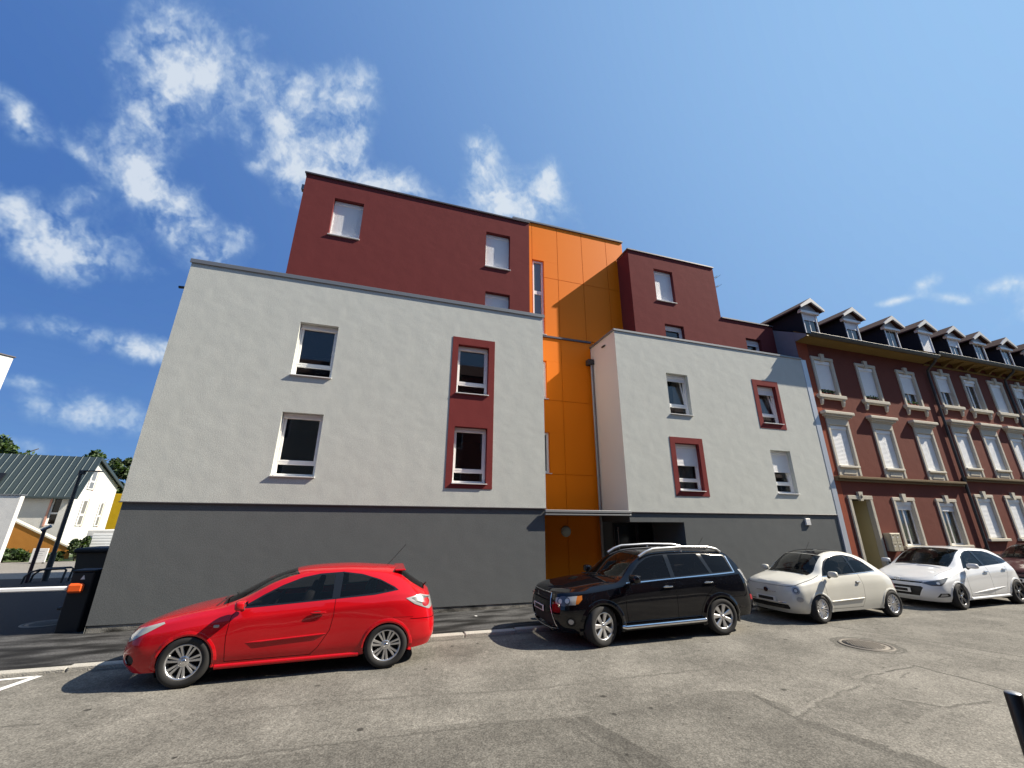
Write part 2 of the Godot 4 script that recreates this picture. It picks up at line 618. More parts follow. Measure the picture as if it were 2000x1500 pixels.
# feats: {n: part name, m: material or null to cut away, pr: how it is projected, poly, pair: one on each side, off, part: name of the part it belongs to, gap: width of a dark joint round it}
func car_body(car: Node3D, net: Array, kv: Array, feats: Array, paint: Material, called := "body"):
	loft(net, kv)
	var faces := []
	for r in shell.size() - 1:
		for c in shell[0].size() - 1:
			faces.append([shell[r][c], shell[r + 1][c], shell[r + 1][c + 1], shell[r][c + 1]])
	var made := {}
	var todo := []
	for f in feats:
		var res := cut(faces, f)
		faces = res[1]
		if f.m == null or res[0].is_empty(): continue
		todo.append([f, res[0]])
	var st := ST()
	emit(st, faces)
	emit(st, faces, 0.0, true)
	var body := obj(called, st, paint, car)
	for t in todo:
		var f: Dictionary = t[0]
		for s in ([1, -1] if f.get("pair", false) else [0]):
			var key = f.n + str(s)
			if f.get("join", false) and made.has(key): # several outlines of one part
				made[key].append(t[1])
				continue
			made[key + ("" if f.get("join", false) else str(made.size()))] = [f, s, t[1]]
	var parts := {}
	for k in made:
		var f: Dictionary = made[k][0]
		var s: int = made[k][1]
		var g := ST()
		for j in range(2, made[k].size()):
			if s >= 0: emit(g, made[k][j], f.get("off", 0.0))
			if s <= 0: emit(g, made[k][j], f.get("off", 0.0), true)
		var par: Node = car
		if f.has("part") and parts.has(f.part + str(s)): par = parts[f.part + str(s)]
		var o := obj(f.n, g, f.m, par)
		if not parts.has(f.n + str(s)): parts[f.n + str(s)] = o
		if f.has("label"): o.set_meta("label", f.label)
	return parts

func wheel(car: Node3D, at: Vector3, r: float, rim: float, width: float, style: String, metal: Material, side := 1.0, steer := 0.0):
	var h := Node3D.new()
	h.name = own_name(car, "wheel")
	car.add_child(h, true)
	h.position = at
	h.rotation.y = steer + (0.0 if side > 0 else PI)
	var z := Vector3(0, 0, 1)
	var st := ST()
	lathe(st, Vector3.ZERO, z, [Vector2(rim, -width), Vector2(r - 0.03, -width - 0.005), Vector2(r - 0.006, -width + 0.02), Vector2(r, -width + 0.05), Vector2(r, -0.05), Vector2(r - 0.006, -0.02), Vector2(r - 0.025, 0.004), Vector2((r + rim) * 0.5, 0.012), Vector2(rim + 0.012, 0.006), Vector2(rim, -0.004), Vector2(rim - 0.002, -0.03)], 44)
	obj("tyre", st, M.tyre, h, true)
	var rs := ST()
	lathe(rs, Vector3.ZERO, z, [Vector2(rim - 0.03, -width + 0.02), Vector2(rim - 0.022, -0.03), Vector2(rim - 0.016, -0.008), Vector2(rim + 0.003, -0.002), Vector2(rim + 0.004, -0.008)], 44)
	var R := rim - 0.012
	var spoke := func(a0: float, w0: float, a1: float, w1: float, r0: float, r1: float, z0: float, z1: float, th := 0.025):
		var p0 := Vector3(cos(a0), sin(a0), 0)
		var p1 := Vector3(cos(a1), sin(a1), 0)
		var t0 := Vector3(-sin(a0), cos(a0), 0) * w0 / 2
		var t1 := Vector3(-sin(a1), cos(a1), 0) * w1 / 2
		var A := p0 * r0 + z * z0
		var B := p1 * r1 + z * z1
		var k := 0.72
		var dz := z * th
		quad(rs, A - t0 * k, B - t1 * k, B + t1 * k, A + t0 * k)
		quad(rs, A - t0 - dz * 0.4, B - t1 - dz * 0.4, B - t1 * k, A - t0 * k)
		quad(rs, A + t0 * k, B + t1 * k, B + t1 - dz * 0.4, A + t0 - dz * 0.4)
		quad(rs, A - t0 - dz, B - t1 - dz, B - t1 - dz * 0.4, A - t0 - dz * 0.4)
		quad(rs, A + t0 - dz * 0.4, B + t1 - dz * 0.4, B + t1 - dz, A + t0 - dz)
	match style:
		"twin":   # pairs of narrow spokes
			for i in 7:
				var a := TAU * i / 7 + 0.22
				for s in [-1, 1]:
					spoke.call(a + s * 0.20, 0.024, a + s * 0.15, 0.040, 0.045, R, -0.03, -0.016)
		"wedge":  # broad spokes that widen to the rim
			for i in 7:
				var a := TAU * i / 7 + 0.4
				spoke.call(a, 0.045, a, 0.10, 0.05, R, -0.022, -0.010)
		"many":
			for i in 16:
				var a := TAU * i / 16
				spoke.call(a, 0.022, a, 0.034, 0.05, R, -0.02, -0.012)
		"five":
			for i in 5:
				var a := TAU * i / 5 + 0.5
				for s in [-1, 1]:
					spoke.call(a + s * 0.3, 0.035, a + s * 0.13, 0.05, 0.045, R, -0.02, -0.014)
	lathe(rs, Vector3.ZERO, z, [Vector2(0.075, -0.06), Vector2(0.07, -0.03), Vector2(0.055, -0.022), Vector2(0.034, -0.02)], 24)
	obj("rim", rs, metal, h, true)
	var hc := ST()
	lathe(hc, Vector3.ZERO, z, [Vector2(0.034, -0.024), Vector2(0.032, -0.013), Vector2(0.02, -0.009), Vector2(0.0, -0.008)], 20)
	obj("hub_cap", hc, M.chrome, h, true)
	var bk := ST()
	lathe(bk, Vector3.ZERO, z, [Vector2(rim - 0.022, -width + 0.03), Vector2(rim - 0.022, -0.10), Vector2(0.14, -0.10)], 28)
	lathe(bk, Vector3.ZERO, z, [Vector2(0.14, -0.10), Vector2(0.14, -0.085), Vector2(0.0, -0.085)], 28)
	obj("brake_disc", bk, M.brake, h, true)
	return h

# dark liner of a wheel arch and the lip round its opening
func arch(car: Node3D, x: float, y: float, r: float, zo: float, paint: Material, lip := 0.03, a0 := -0.25, a1 := PI + 0.25, proud := 0.012):
	for s in [1, -1]:
		var st := ST()
		var n := 28
		for i in n:
			var p := []
			for k in 2:
				var a := -0.5 + (PI + 1.0) * (i + k) / n
				p.append(Vector2(x + cos(a) * (r + 0.012), y + sin(a) * (r + 0.012)))
			quad(st, Vector3(p[0].x, p[0].y, s * (zo - 0.03)), Vector3(p[1].x, p[1].y, s * (zo - 0.03)), Vector3(p[1].x, p[1].y, s * 0.42), Vector3(p[0].x, p[0].y, s * 0.42))
			tri(st, Vector3(x, y, s * 0.42), Vector3(p[0].x, p[0].y, s * 0.42), Vector3(p[1].x, p[1].y, s * 0.42))
		obj("wheel_arch_liner", st, M.black_plastic, car)
		if lip <= 0.0: continue
		var l := ST()
		var rows := []
		for i in n + 1:
			var a := a0 + (a1 - a0) * i / n
			var d := Vector2(cos(a), sin(a))
			var row := []
			var zz := side_z(x + d.x * (r + lip), y + d.y * (r + lip))
			for q in [[r - 0.004, -0.035], [r - 0.006, proud * 0.7], [r + lip * 0.35, proud], [r + lip, proud * 0.2], [r + lip * 1.25, -0.006]]:
				var p: Vector2 = Vector2(x, y) + d * q[0]
				row.append(Vector3(p.x, p.y, s * (zz + q[1])))
			rows.append(row)
		for i in n:
			for k in 4:
				quad(l, rows[i][k], rows[i][k + 1], rows[i + 1][k + 1], rows[i + 1][k])
		obj("wheel_arch_lip", l, paint, car)

func mirrors(car: Node3D, at: Vector3, size: Vector3, paint: Material, arm := 0.12):
	for s in [1.0, -1.0]:
		var st := ST()
		blob(st, Vector3(at.x, at.y, s * at.z), size, 0.62, Basis(Vector3.UP, s * 0.12))
		var o := obj("wing_mirror", st, paint, car)
		var a := ST()
		tube(a, [Vector3(at.x - 0.01, at.y - size.y * 0.6, s * (at.z - size.z * 0.5)), Vector3(at.x, at.y - size.y * 1.1, s * (at.z - arm))], [0.025, 0.035], 8)
		obj("mirror_arm", a, M.black_plastic, o)
		var g := ST()
		box(g, at.x + size.x * 0.95, at.x + size.x * 1.02, at.y - size.y * 0.7, at.y + size.y * 0.7, s * at.z - size.z * 0.75, s * at.z + size.z * 0.75, 0.01)
		obj("mirror_glass", g, M.chrome, o)

func cabin(car: Node3D, x0: float, x1: float, floor_y: float, belt: float, w: float, xs: Array, tops: float, lhd_x: float):
	var st := ST()
	box(st, x0, x1, floor_y, floor_y + 0.06, -w, w)
	for s in [-1, 1]: box(st, x0 + 0.3, x1, floor_y + 0.05, belt - 0.06, s * (w - 0.06), s * w)
	box(st, x1 - 0.05, x1, floor_y, belt - 0.05, -w, w)
	var o := obj("cabin_floor", st, M.cabin, car)
	var d := ST()
	prism(d, [Vector2(x0, belt - 0.35), Vector2(lhd_x - 0.05, belt - 0.30), Vector2(lhd_x, belt - 0.05), Vector2(lhd_x - 0.12, belt + 0.0), Vector2(x0, belt - 0.10)], -w + 0.05, w - 0.05)
	obj("dashboard", d, M.cabin, car)
	var sw := ST()
	var ring := []
	var b := Basis(Vector3(0, 0, 1), -0.45)
	for i in 25: ring.append(Vector3(lhd_x + 0.13, belt - 0.02, 0.36) + b * Vector3(0, sin(TAU * i / 24) * 0.18, cos(TAU * i / 24) * 0.18))
	tube(sw, ring, 0.014, 8, false)
	for a in [0.0, 2.1, 4.2]: tube(sw, [Vector3(lhd_x + 0.11, belt - 0.02, 0.36), Vector3(lhd_x + 0.13, belt - 0.02, 0.36) + b * Vector3(0, sin(a) * 0.18, cos(a) * 0.18)], 0.014, 6)
	obj("steering_wheel", sw, M.cabin, car)
	for x in xs:
		for s in [-1, 1]:
			var q := ST()
			blob(q, Vector3(x, floor_y + 0.25, s * 0.37), Vector3(0.26, 0.10, 0.24), 0.5)
			blob(q, Vector3(x + 0.30, floor_y + 0.55, s * 0.37), Vector3(0.09, 0.33, 0.24), 0.5, Basis(Vector3(0, 0, 1), -0.30))
			blob(q, Vector3(x + 0.42, tops, s * 0.37), Vector3(0.05, 0.09, 0.13), 0.6, Basis(Vector3(0, 0, 1), -0.25))
			obj("seat", q, M.cabin, car)
	return o
# control nets: stations from nose to tail, each from the sill up to the middle of the roof: x from the front bumper, y, half width
func net_hatch_three() -> Array:
	return [
	[[.10,.19,0],[.02,.30,0],[.0,.46,0],[.04,.62,0],[.09,.70,0],[.12,.725,0],[.14,.735,0],[.16,.74,0]],
	[[.14,.19,.45],[.06,.30,.47],[.04,.46,.48],[.08,.62,.46],[.13,.71,.43],[.21,.76,.36],[.24,.775,.18],[.25,.78,0]],
	[[.34,.19,.72],[.26,.31,.76],[.24,.48,.78],[.27,.64,.76],[.32,.75,.71],[.42,.82,.58],[.45,.84,.3],[.46,.845,0]],
	[[.60,.20,.80],[.57,.33,.84],[.56,.5,.86],[.57,.67,.84],[.60,.79,.78],[.66,.87,.63],[.68,.89,.3],[.69,.895,0]],
	[[.91,.21,.83],[.91,.35,.865],[.91,.53,.885],[.91,.72,.865],[.92,.84,.80],[.95,.92,.68],[.97,.945,.33],[.98,.95,0]],
	[[1.28,.21,.83],[1.28,.36,.865],[1.28,.54,.875],[1.28,.76,.86],[1.28,.885,.80],[1.20,.955,.70],[1.12,.98,.34],[1.09,.985,0]],
	[[1.58,.21,.83],[1.58,.36,.865],[1.58,.55,.875],[1.58,.80,.865],[1.58,.905,.82],[1.52,1.06,.70],[1.40,1.125,.36],[1.36,1.13,0]],
	[[1.88,.21,.83],[1.88,.36,.865],[1.88,.55,.875],[1.88,.82,.865],[1.88,.925,.82],[1.84,1.235,.645],[1.73,1.295,.35],[1.69,1.30,0]],
	[[2.22,.21,.83],[2.22,.36,.865],[2.22,.56,.875],[2.22,.84,.865],[2.22,.945,.82],[2.18,1.345,.585],[2.08,1.395,.32],[2.04,1.40,0]],
	[[2.75,.21,.83],[2.75,.36,.865],[2.75,.57,.875],[2.75,.87,.87],[2.75,.975,.825],[2.75,1.39,.565],[2.72,1.43,.31],[2.70,1.437,0]],
	[[3.30,.22,.83],[3.30,.37,.87],[3.30,.58,.885],[3.30,.90,.875],[3.30,1.005,.825],[3.22,1.36,.545],[3.2,1.405,.3],[3.2,1.412,0]],
	[[3.66,.23,.82],[3.66,.38,.865],[3.66,.58,.88],[3.68,.91,.86],[3.70,1.03,.80],[3.60,1.30,.52],[3.64,1.35,.28],[3.65,1.36,0]],
	[[3.95,.24,.78],[3.97,.38,.83],[3.97,.58,.845],[3.96,.88,.81],[3.95,1.00,.75],[3.88,1.13,.61],[3.92,1.165,.30],[3.93,1.17,0]],
	[[4.15,.25,.66],[4.20,.38,.72],[4.20,.58,.74],[4.15,.84,.70],[4.12,.95,.64],[4.11,1.0,.52],[4.14,1.015,.25],[4.15,1.02,0]],
	[[4.24,.25,.35],[4.29,.38,.38],[4.29,.58,.40],[4.22,.83,.38],[4.19,.94,.34],[4.17,.98,.28],[4.18,.99,.14],[4.18,.995,0]],
	[[4.25,.25,0],[4.30,.38,0],[4.30,.58,0],[4.24,.83,0],[4.20,.93,0],[4.19,.97,0],[4.185,.985,0],[4.18,.99,0]]]

func net_suv() -> Array:
	return [
	[[.10,.22,0],[.03,.33,0],[.0,.55,0],[.02,.78,0],[.07,.92,0],[.11,.95,0],[.13,.96,0],[.15,.965,0]],
	[[.14,.22,.45],[.06,.33,.48],[.03,.55,.50],[.06,.78,.48],[.11,.925,.45],[.19,.97,.38],[.22,.985,.18],[.23,.99,0]],
	[[.34,.24,.75],[.25,.35,.79],[.22,.56,.81],[.25,.78,.80],[.31,.93,.75],[.42,1.00,.62],[.46,1.015,.3],[.47,1.02,0]],
	[[.60,.27,.84],[.56,.40,.88],[.55,.58,.90],[.56,.80,.88],[.60,.94,.83],[.68,1.03,.68],[.70,1.05,.3],[.71,1.055,0]],
	[[.93,.29,.86],[.93,.42,.895],[.93,.60,.91],[.93,.82,.895],[.93,.965,.85],[.96,1.06,.72],[.98,1.085,.33],[.99,1.09,0]],
	[[1.30,.27,.86],[1.30,.42,.89],[1.30,.62,.90],[1.30,.87,.89],[1.30,1.01,.845],[1.32,1.09,.74],[1.24,1.125,.36],[1.21,1.13,0]],
	[[1.56,.27,.86],[1.56,.42,.89],[1.56,.62,.90],[1.56,.91,.89],[1.56,1.04,.85],[1.56,1.20,.73],[1.46,1.27,.37],[1.43,1.275,0]],
	[[1.84,.27,.86],[1.84,.42,.89],[1.84,.62,.90],[1.84,.93,.89],[1.84,1.06,.85],[1.84,1.42,.675],[1.75,1.475,.36],[1.72,1.48,0]],
	[[2.16,.27,.86],[2.16,.42,.89],[2.16,.62,.90],[2.16,.95,.89],[2.16,1.075,.85],[2.16,1.575,.63],[2.08,1.61,.34],[2.05,1.615,0]],
	[[2.70,.27,.86],[2.70,.42,.89],[2.70,.63,.90],[2.70,.97,.89],[2.70,1.095,.85],[2.70,1.625,.62],[2.68,1.66,.33],[2.67,1.67,0]],
	[[3.30,.28,.86],[3.30,.43,.89],[3.30,.64,.90],[3.30,.99,.89],[3.30,1.115,.85],[3.30,1.62,.615],[3.3,1.655,.33],[3.3,1.665,0]],
	[[3.75,.30,.86],[3.75,.44,.89],[3.75,.64,.91],[3.75,1.0,.89],[3.75,1.13,.845],[3.78,1.595,.60],[3.80,1.635,.32],[3.81,1.645,0]],
	[[4.12,.32,.84],[4.14,.45,.875],[4.14,.64,.885],[4.12,1.01,.86],[4.12,1.15,.82],[4.16,1.56,.57],[4.22,1.605,.31],[4.24,1.61,0]],
	[[4.36,.33,.80],[4.40,.46,.83],[4.40,.64,.835],[4.36,1.0,.81],[4.34,1.16,.765],[4.32,1.36,.655],[4.38,1.385,.33],[4.40,1.39,0]],
	[[4.52,.34,.66],[4.58,.46,.70],[4.58,.66,.71],[4.51,.98,.69],[4.48,1.10,.66],[4.46,1.17,.60],[4.49,1.185,.30],[4.50,1.19,0]],
	[[4.60,.34,.35],[4.66,.46,.38],[4.66,.66,.39],[4.57,.97,.37],[4.54,1.08,.35],[4.52,1.13,.31],[4.53,1.14,.15],[4.53,1.145,0]],
	[[4.61,.34,0],[4.67,.46,0],[4.67,.66,0],[4.58,.97,0],[4.55,1.07,0],[4.54,1.12,0],[4.535,1.135,0],[4.53,1.14,0]]]

func net_city() -> Array:
	return [
	[[.09,.18,0],[.02,.28,0],[.0,.43,0],[.035,.62,0],[.07,.75,0],[.11,.80,0],[.14,.815,0],[.16,.82,0]],
	[[.12,.18,.40],[.05,.28,.43],[.03,.43,.45],[.06,.62,.44],[.10,.76,.41],[.17,.825,.33],[.20,.84,.16],[.21,.845,0]],
	[[.26,.19,.65],[.19,.29,.69],[.17,.44,.72],[.19,.63,.71],[.24,.78,.66],[.33,.87,.52],[.37,.89,.27],[.38,.895,0]],
	[[.46,.20,.74],[.43,.31,.77],[.42,.46,.785],[.43,.65,.775],[.47,.81,.72],[.53,.91,.58],[.56,.935,.28],[.57,.94,0]],
	[[.70,.21,.765],[.70,.32,.79],[.70,.48,.805],[.70,.68,.795],[.71,.85,.74],[.73,.94,.63],[.72,.975,.3],[.71,.98,0]],
	[[.95,.21,.765],[.95,.33,.79],[.95,.49,.805],[.95,.72,.795],[.95,.88,.745],[.95,1.00,.655],[.86,1.065,.32],[.83,1.07,0]],
	[[1.15,.21,.765],[1.15,.33,.79],[1.15,.49,.805],[1.15,.74,.795],[1.15,.90,.75],[1.15,1.175,.61],[1.06,1.235,.32],[1.03,1.24,0]],
	[[1.42,.21,.765],[1.42,.33,.79],[1.42,.50,.805],[1.42,.755,.795],[1.42,.92,.75],[1.42,1.345,.555],[1.33,1.39,.30],[1.30,1.395,0]],
	[[1.80,.21,.765],[1.80,.33,.79],[1.80,.50,.81],[1.80,.77,.80],[1.80,.93,.755],[1.80,1.43,.525],[1.78,1.47,.29],[1.77,1.475,0]],
	[[2.25,.21,.765],[2.25,.33,.79],[2.25,.50,.81],[2.25,.785,.80],[2.25,.945,.755],[2.25,1.41,.515],[2.25,1.455,.28],[2.25,1.46,0]],
	[[2.70,.21,.765],[2.70,.33,.795],[2.70,.51,.815],[2.70,.79,.80],[2.70,.95,.75],[2.72,1.295,.51],[2.74,1.345,.27],[2.75,1.35,0]],
	[[3.00,.22,.76],[3.00,.34,.79],[3.00,.51,.81],[3.00,.79,.785],[3.0,.94,.725],[3.01,1.12,.54],[3.06,1.165,.28],[3.07,1.17,0]],
	[[3.25,.23,.71],[3.27,.34,.745],[3.27,.51,.76],[3.25,.77,.73],[3.24,.88,.67],[3.24,.97,.54],[3.28,.995,.28],[3.29,1.0,0]],
	[[3.42,.24,.56],[3.46,.34,.59],[3.46,.51,.60],[3.42,.74,.57],[3.40,.84,.52],[3.39,.885,.43],[3.41,.90,.22],[3.42,.905,0]],
	[[3.49,.24,.3],[3.54,.34,.32],[3.54,.51,.33],[3.48,.72,.31],[3.46,.80,.28],[3.44,.85,.23],[3.45,.865,.12],[3.45,.87,0]],
	[[3.50,.24,0],[3.55,.34,0],[3.55,.51,0],[3.49,.72,0],[3.47,.79,0],[3.46,.84,0],[3.455,.855,0],[3.45,.86,0]]]

func net_hatch_five() -> Array:
	return [
	[[.10,.18,0],[.02,.28,0],[.0,.44,0],[.04,.58,0],[.09,.66,0],[.12,.69,0],[.14,.70,0],[.16,.705,0]],
	[[.13,.18,.44],[.05,.28,.46],[.03,.44,.47],[.07,.58,.45],[.12,.67,.42],[.20,.73,.35],[.23,.745,.18],[.24,.75,0]],
	[[.31,.18,.71],[.23,.29,.75],[.21,.45,.77],[.24,.60,.755],[.29,.71,.70],[.39,.79,.57],[.42,.81,.3],[.43,.815,0]],
	[[.55,.19,.79],[.52,.31,.83],[.51,.48,.85],[.52,.65,.83],[.55,.77,.77],[.61,.86,.62],[.63,.88,.3],[.64,.885,0]],
	[[.83,.20,.82],[.83,.33,.855],[.83,.51,.87],[.83,.70,.855],[.84,.82,.80],[.87,.91,.67],[.88,.94,.33],[.89,.945,0]],
	[[1.15,.20,.82],[1.15,.34,.85],[1.15,.53,.86],[1.15,.75,.85],[1.15,.88,.80],[1.16,.97,.70],[1.08,1.015,.34],[1.05,1.02,0]],
	[[1.42,.20,.82],[1.42,.34,.85],[1.42,.54,.86],[1.42,.79,.85],[1.42,.915,.81],[1.42,1.12,.69],[1.33,1.17,.36],[1.30,1.175,0]],
	[[1.70,.20,.82],[1.70,.34,.85],[1.70,.54,.86],[1.70,.81,.85],[1.70,.935,.81],[1.70,1.285,.635],[1.61,1.335,.34],[1.58,1.34,0]],
	[[2.02,.20,.82],[2.02,.34,.85],[2.02,.55,.86],[2.02,.83,.85],[2.02,.95,.81],[2.02,1.395,.585],[1.93,1.435,.32],[1.90,1.44,0]],
	[[2.50,.20,.82],[2.50,.34,.85],[2.50,.55,.86],[2.50,.85,.85],[2.50,.97,.81],[2.50,1.425,.575],[2.48,1.465,.31],[2.47,1.472,0]],
	[[3.00,.21,.82],[3.00,.35,.85],[3.00,.56,.865],[3.00,.87,.855],[3.00,.985,.81],[3.00,1.405,.565],[3.0,1.445,.3],[3.0,1.452,0]],
	[[3.38,.22,.82],[3.38,.36,.85],[3.38,.57,.865],[3.38,.88,.85],[3.38,1.0,.80],[3.42,1.355,.54],[3.46,1.40,.28],[3.48,1.41,0]],
	[[3.66,.23,.78],[3.68,.37,.82],[3.68,.57,.83],[3.66,.87,.80],[3.65,.99,.745],[3.66,1.20,.595],[3.72,1.235,.3],[3.73,1.24,0]],
	[[3.88,.24,.65],[3.93,.37,.70],[3.93,.57,.71],[3.87,.84,.68],[3.85,.94,.63],[3.84,1.04,.53],[3.87,1.06,.27],[3.88,1.065,0]],
	[[3.98,.24,.34],[4.03,.37,.37],[4.03,.57,.38],[3.95,.82,.37],[3.92,.92,.34],[3.90,.99,.29],[3.91,1.005,.15],[3.91,1.01,0]],
	[[3.99,.24,0],[4.04,.37,0],[4.04,.57,0],[3.97,.82,0],[3.94,.91,0],[3.92,.975,0],[3.915,.99,0],[3.91,1.0,0]]]

const KV := [0.0, 0.3, 0.45, 0.2, 0.2, 0.3, 0.5, 0.0]
const KV_ROUND := [0.0, 0.4, 0.5, 0.34, 0.3, 0.4, 0.5, 0.0]

func place_car(car: Node3D, front: Vector2, rear: Vector2, ax_front: float, base: float, half: float, low := 1.0):
	# front and rear: where the near tyres stand (x, z); ax_front: front axle behind the bumper; half: out to the tyre face
	var d := rear - front
	var k := d.length() / base
	car.scale = Vector3.ONE * k
	var yaw := -atan2(d.y, d.x)
	var a := Vector3(front.x, ground_y(front.x), front.y)
	var b := Vector3(rear.x, ground_y(rear.x), rear.y)
	var pitch := atan2(b.y - a.y, d.length())
	car.basis = Basis(Vector3.UP, yaw) * Basis(Vector3(0, 0, 1), pitch) * Basis.from_scale(Vector3(k, k * low, k))
	car.position = a - car.basis * Vector3(ax_front, 0, half)

func plate(car: Node3D, x: float, y: float, blue := true):
	var st := ST()
	box(st, x - 0.012, x, y - 0.055, y + 0.055, -0.26, 0.26, 0.006)
	var o := obj("number_plate", st, M.white_plastic, car)
	var t := ST()
	box(t, x - 0.0145, x - 0.0125, y - 0.034, y + 0.034, -0.20, 0.20)
	obj("blacked_out_number", t, M.black_plastic, o)

func bar(car: Node3D, called: String, pts: Array, r: float, m: Material, sides := 8, both := true):
	for s in ([1.0, -1.0] if both else [1.0]):
		var st := ST()
		var q := []
		for p in pts: q.append(Vector3(p.x, p.y, p.z * s))
		tube(st, q, r, sides)
		obj(called, st, m, car)

func handle(car: Node3D, x: float, y: float, m: Material, long := 0.11):
	for s in [1.0, -1.0]:
		var z := side_z(x, y)
		var st := ST()
		blob(st, Vector3(x, y, s * (z + 0.022)), Vector3(long, 0.014, 0.014), 0.6)
		obj("door_handle", st, m, car)
		var c := ST()
		blob(c, Vector3(x - 0.02, y - 0.004, s * (z + 0.001)), Vector3(0.06, 0.026, 0.006), 0.8)
		obj("handle_recess", c, M.black_plastic, car)

func underside(car: Node3D, x0: float, x1: float, y: float, w: float):
	var st := ST()
	box(st, x0, x1, y, y + 0.16, -w, w, 0.03)
	obj("underside", st, M.black_plastic, car)

func red_hatchback():
	var car := Node3D.new()
	car.name = "red_hatchback"
	add_child(car)
	tag(car, "glossy red three-door hatchback parked by the kerb before the grey wall", "car", "cars parked along the kerb")
	var feats := []
	for a in [[.91, .335], [3.524, .335]]: feats.append({"n": "x", "m": null, "pr": 0, "poly": disc(Vector2(a[0], .305), a[1]), "vr": [-1, 4.2]})
	feats.append({"n": "front_side_window", "m": M.car_glass, "pr": 0, "pair": true, "off": -.008, "vr": [3.9, 5.2], "ur": [5, 10], "poly": V([1.52,.955, 2.68,1.01, 2.67,1.335, 2.45,1.325, 2.22,1.285, 1.98,1.20, 1.75,1.085])})
	feats.append({"n": "rear_side_window", "m": M.car_glass, "pr": 0, "pair": true, "off": -.008, "vr": [3.9, 5.2], "ur": [8, 12], "poly": V([2.79,1.02, 3.28,1.05, 3.60,1.085, 3.58,1.11, 3.38,1.21, 3.10,1.30, 2.79,1.345])})
	feats.append({"n": "door_pillar", "m": M.black_gloss, "pr": 0, "pair": true, "off": -.004, "vr": [3.9, 5.2], "poly": V([2.68,1.005, 2.79,1.01, 2.79,1.35, 2.67,1.345])})
	feats.append({"n": "window_trim", "m": M.black_gloss, "pr": 0, "pair": true, "off": -.002, "vr": [3.8, 5.2], "ur": [5, 12], "poly": V([1.44,.925, 3.30,1.025, 3.66,1.075, 3.60,1.12, 3.36,1.235, 3.08,1.32, 2.79,1.362, 2.45,1.348, 2.2,1.303, 1.95,1.212, 1.72,1.095])})
	feats.append({"n": "windscreen", "m": M.car_glass, "pr": "uv", "off": -.006, "poly": V([5.12,5.35, 5.12,7.1, 7.85,7.1, 7.85,5.3])})
	feats.append({"n": "windscreen_trim", "m": M.black_gloss, "pr": "uv", "off": -.002, "poly": V([5.0,5.28, 5.0,7.1, 7.95,7.1, 7.95,5.2])})
	feats.append({"n": "rear_window", "m": M.car_glass, "pr": "uv", "off": -.006, "poly": V([11.1,5.25, 11.1,7.1, 12.75,7.1, 12.75,5.3])})
	feats.append({"n": "headlight", "m": M.lamp_old, "pr": 45, "pair": true, "off": .004, "ur": [0, 4.5], "vr": [2.2, 5.2], "poly": V([.50,.585, .60,.565, .72,.61, .84,.69, .95,.785, .90,.80, .80,.765, .62,.70, .50,.64])})
	feats.append({"n": "fog_lamp_recess", "m": M.black_plastic, "pr": 45, "pair": true, "off": -.02, "ur": [0, 4], "poly": disc(Vector2(.70, .36), .07, 16, 1.2)})
	feats.append({"n": "grille", "m": M.black_plastic, "pr": 90, "off": -.02, "ur": [0, 2], "poly": V([-.42,.50, .42,.50, .46,.60, -.46,.60])})
	feats.append({"n": "lower_grille", "m": M.black_plastic, "pr": 90, "off": -.02, "ur": [0, 2], "poly": V([-.5,.24, .5,.24, .44,.36, -.44,.36])})
	feats.append({"n": "tail_light_red", "m": M.lamp_red, "pr": 0, "pair": true, "off": .004, "ur": [11, 14], "vr": [2.4, 4.6], "poly": disc(Vector2(4.10, .87), .06, 18)})
	feats.append({"n": "tail_light_dark", "m": M.lamp_dark, "pr": 0, "pair": true, "off": .005, "ur": [11, 14], "vr": [2.4, 4.6], "poly": V([3.86,.95, 3.95,.89, 4.05,.85, 4.16,.93, 4.0,.98])})
	feats.append({"n": "tail_light", "m": M.lamp_clear, "pr": 0, "pair": true, "off": .006, "ur": [11, 14], "vr": [2.4, 4.6], "poly": V([3.78,.955, 3.92,.865, 4.15,.77, 4.24,.80, 4.2,.93, 4.0,.995])})
	for p in seam(V([1.44,.93, 1.375,.84, 1.36,.60, 1.39,.27]), .008) + seam(V([2.735,1.0, 2.735,.78, 2.70,.58, 2.56,.36, 2.46,.27]), .008) + seam(V([1.39,.275, 2.48,.275]), .008):
		feats.append({"n": "door_gap", "m": M.black_plastic, "pr": 0, "pair": true, "join": true, "off": -.012, "vr": [-1, 4.3], "poly": p})
	for p in seam(V([1.6,4.75, 3.0,4.85, 4.9,5.0]), .022):
		feats.append({"n": "bonnet_gap", "m": M.black_plastic, "pr": "uv", "pair": true, "join": true, "off": -.012, "poly": p})
	feats.append({"n": "door", "m": M.red_paint, "pr": 0, "pair": true, "vr": [-1, 4.3], "poly": V([1.39,.275, 2.47,.275, 2.57,.365, 2.70,.58, 2.735,.78, 2.735,1.02, 1.44,.93, 1.375,.84, 1.36,.60])})
	feats.append({"n": "fuel_flap_gap", "m": M.black_plastic, "pr": 0, "off": -.006, "vr": [2, 4], "poly": seam(V([3.6, .70, 3.9, .685]), .006)[0]})
	feats.append({"n": "rear_bumper_gap", "m": M.black_plastic, "pr": 0, "pair": true, "off": -.012, "vr": [1, 4], "poly": seam(V([3.86,.66, 4.25,.64]), .01)[0]})
	car_body(car, net_hatch_three(), KV, feats, M.red_paint)
	for x in [.91, 3.524]: arch(car, x, .305, .335, .84, M.red_paint, .045)
	underside(car, .45, 4.0, .19, .62)
	for x in [.91, 3.524]:
		for s in [1.0, -1.0]: wheel(car, Vector3(x, .315, s * .875), .315, .215, .20, "twin", M.alloy, s)
	mirrors(car, Vector3(1.50, 1.0, .96), Vector3(.07, .065, .10), M.red_paint)
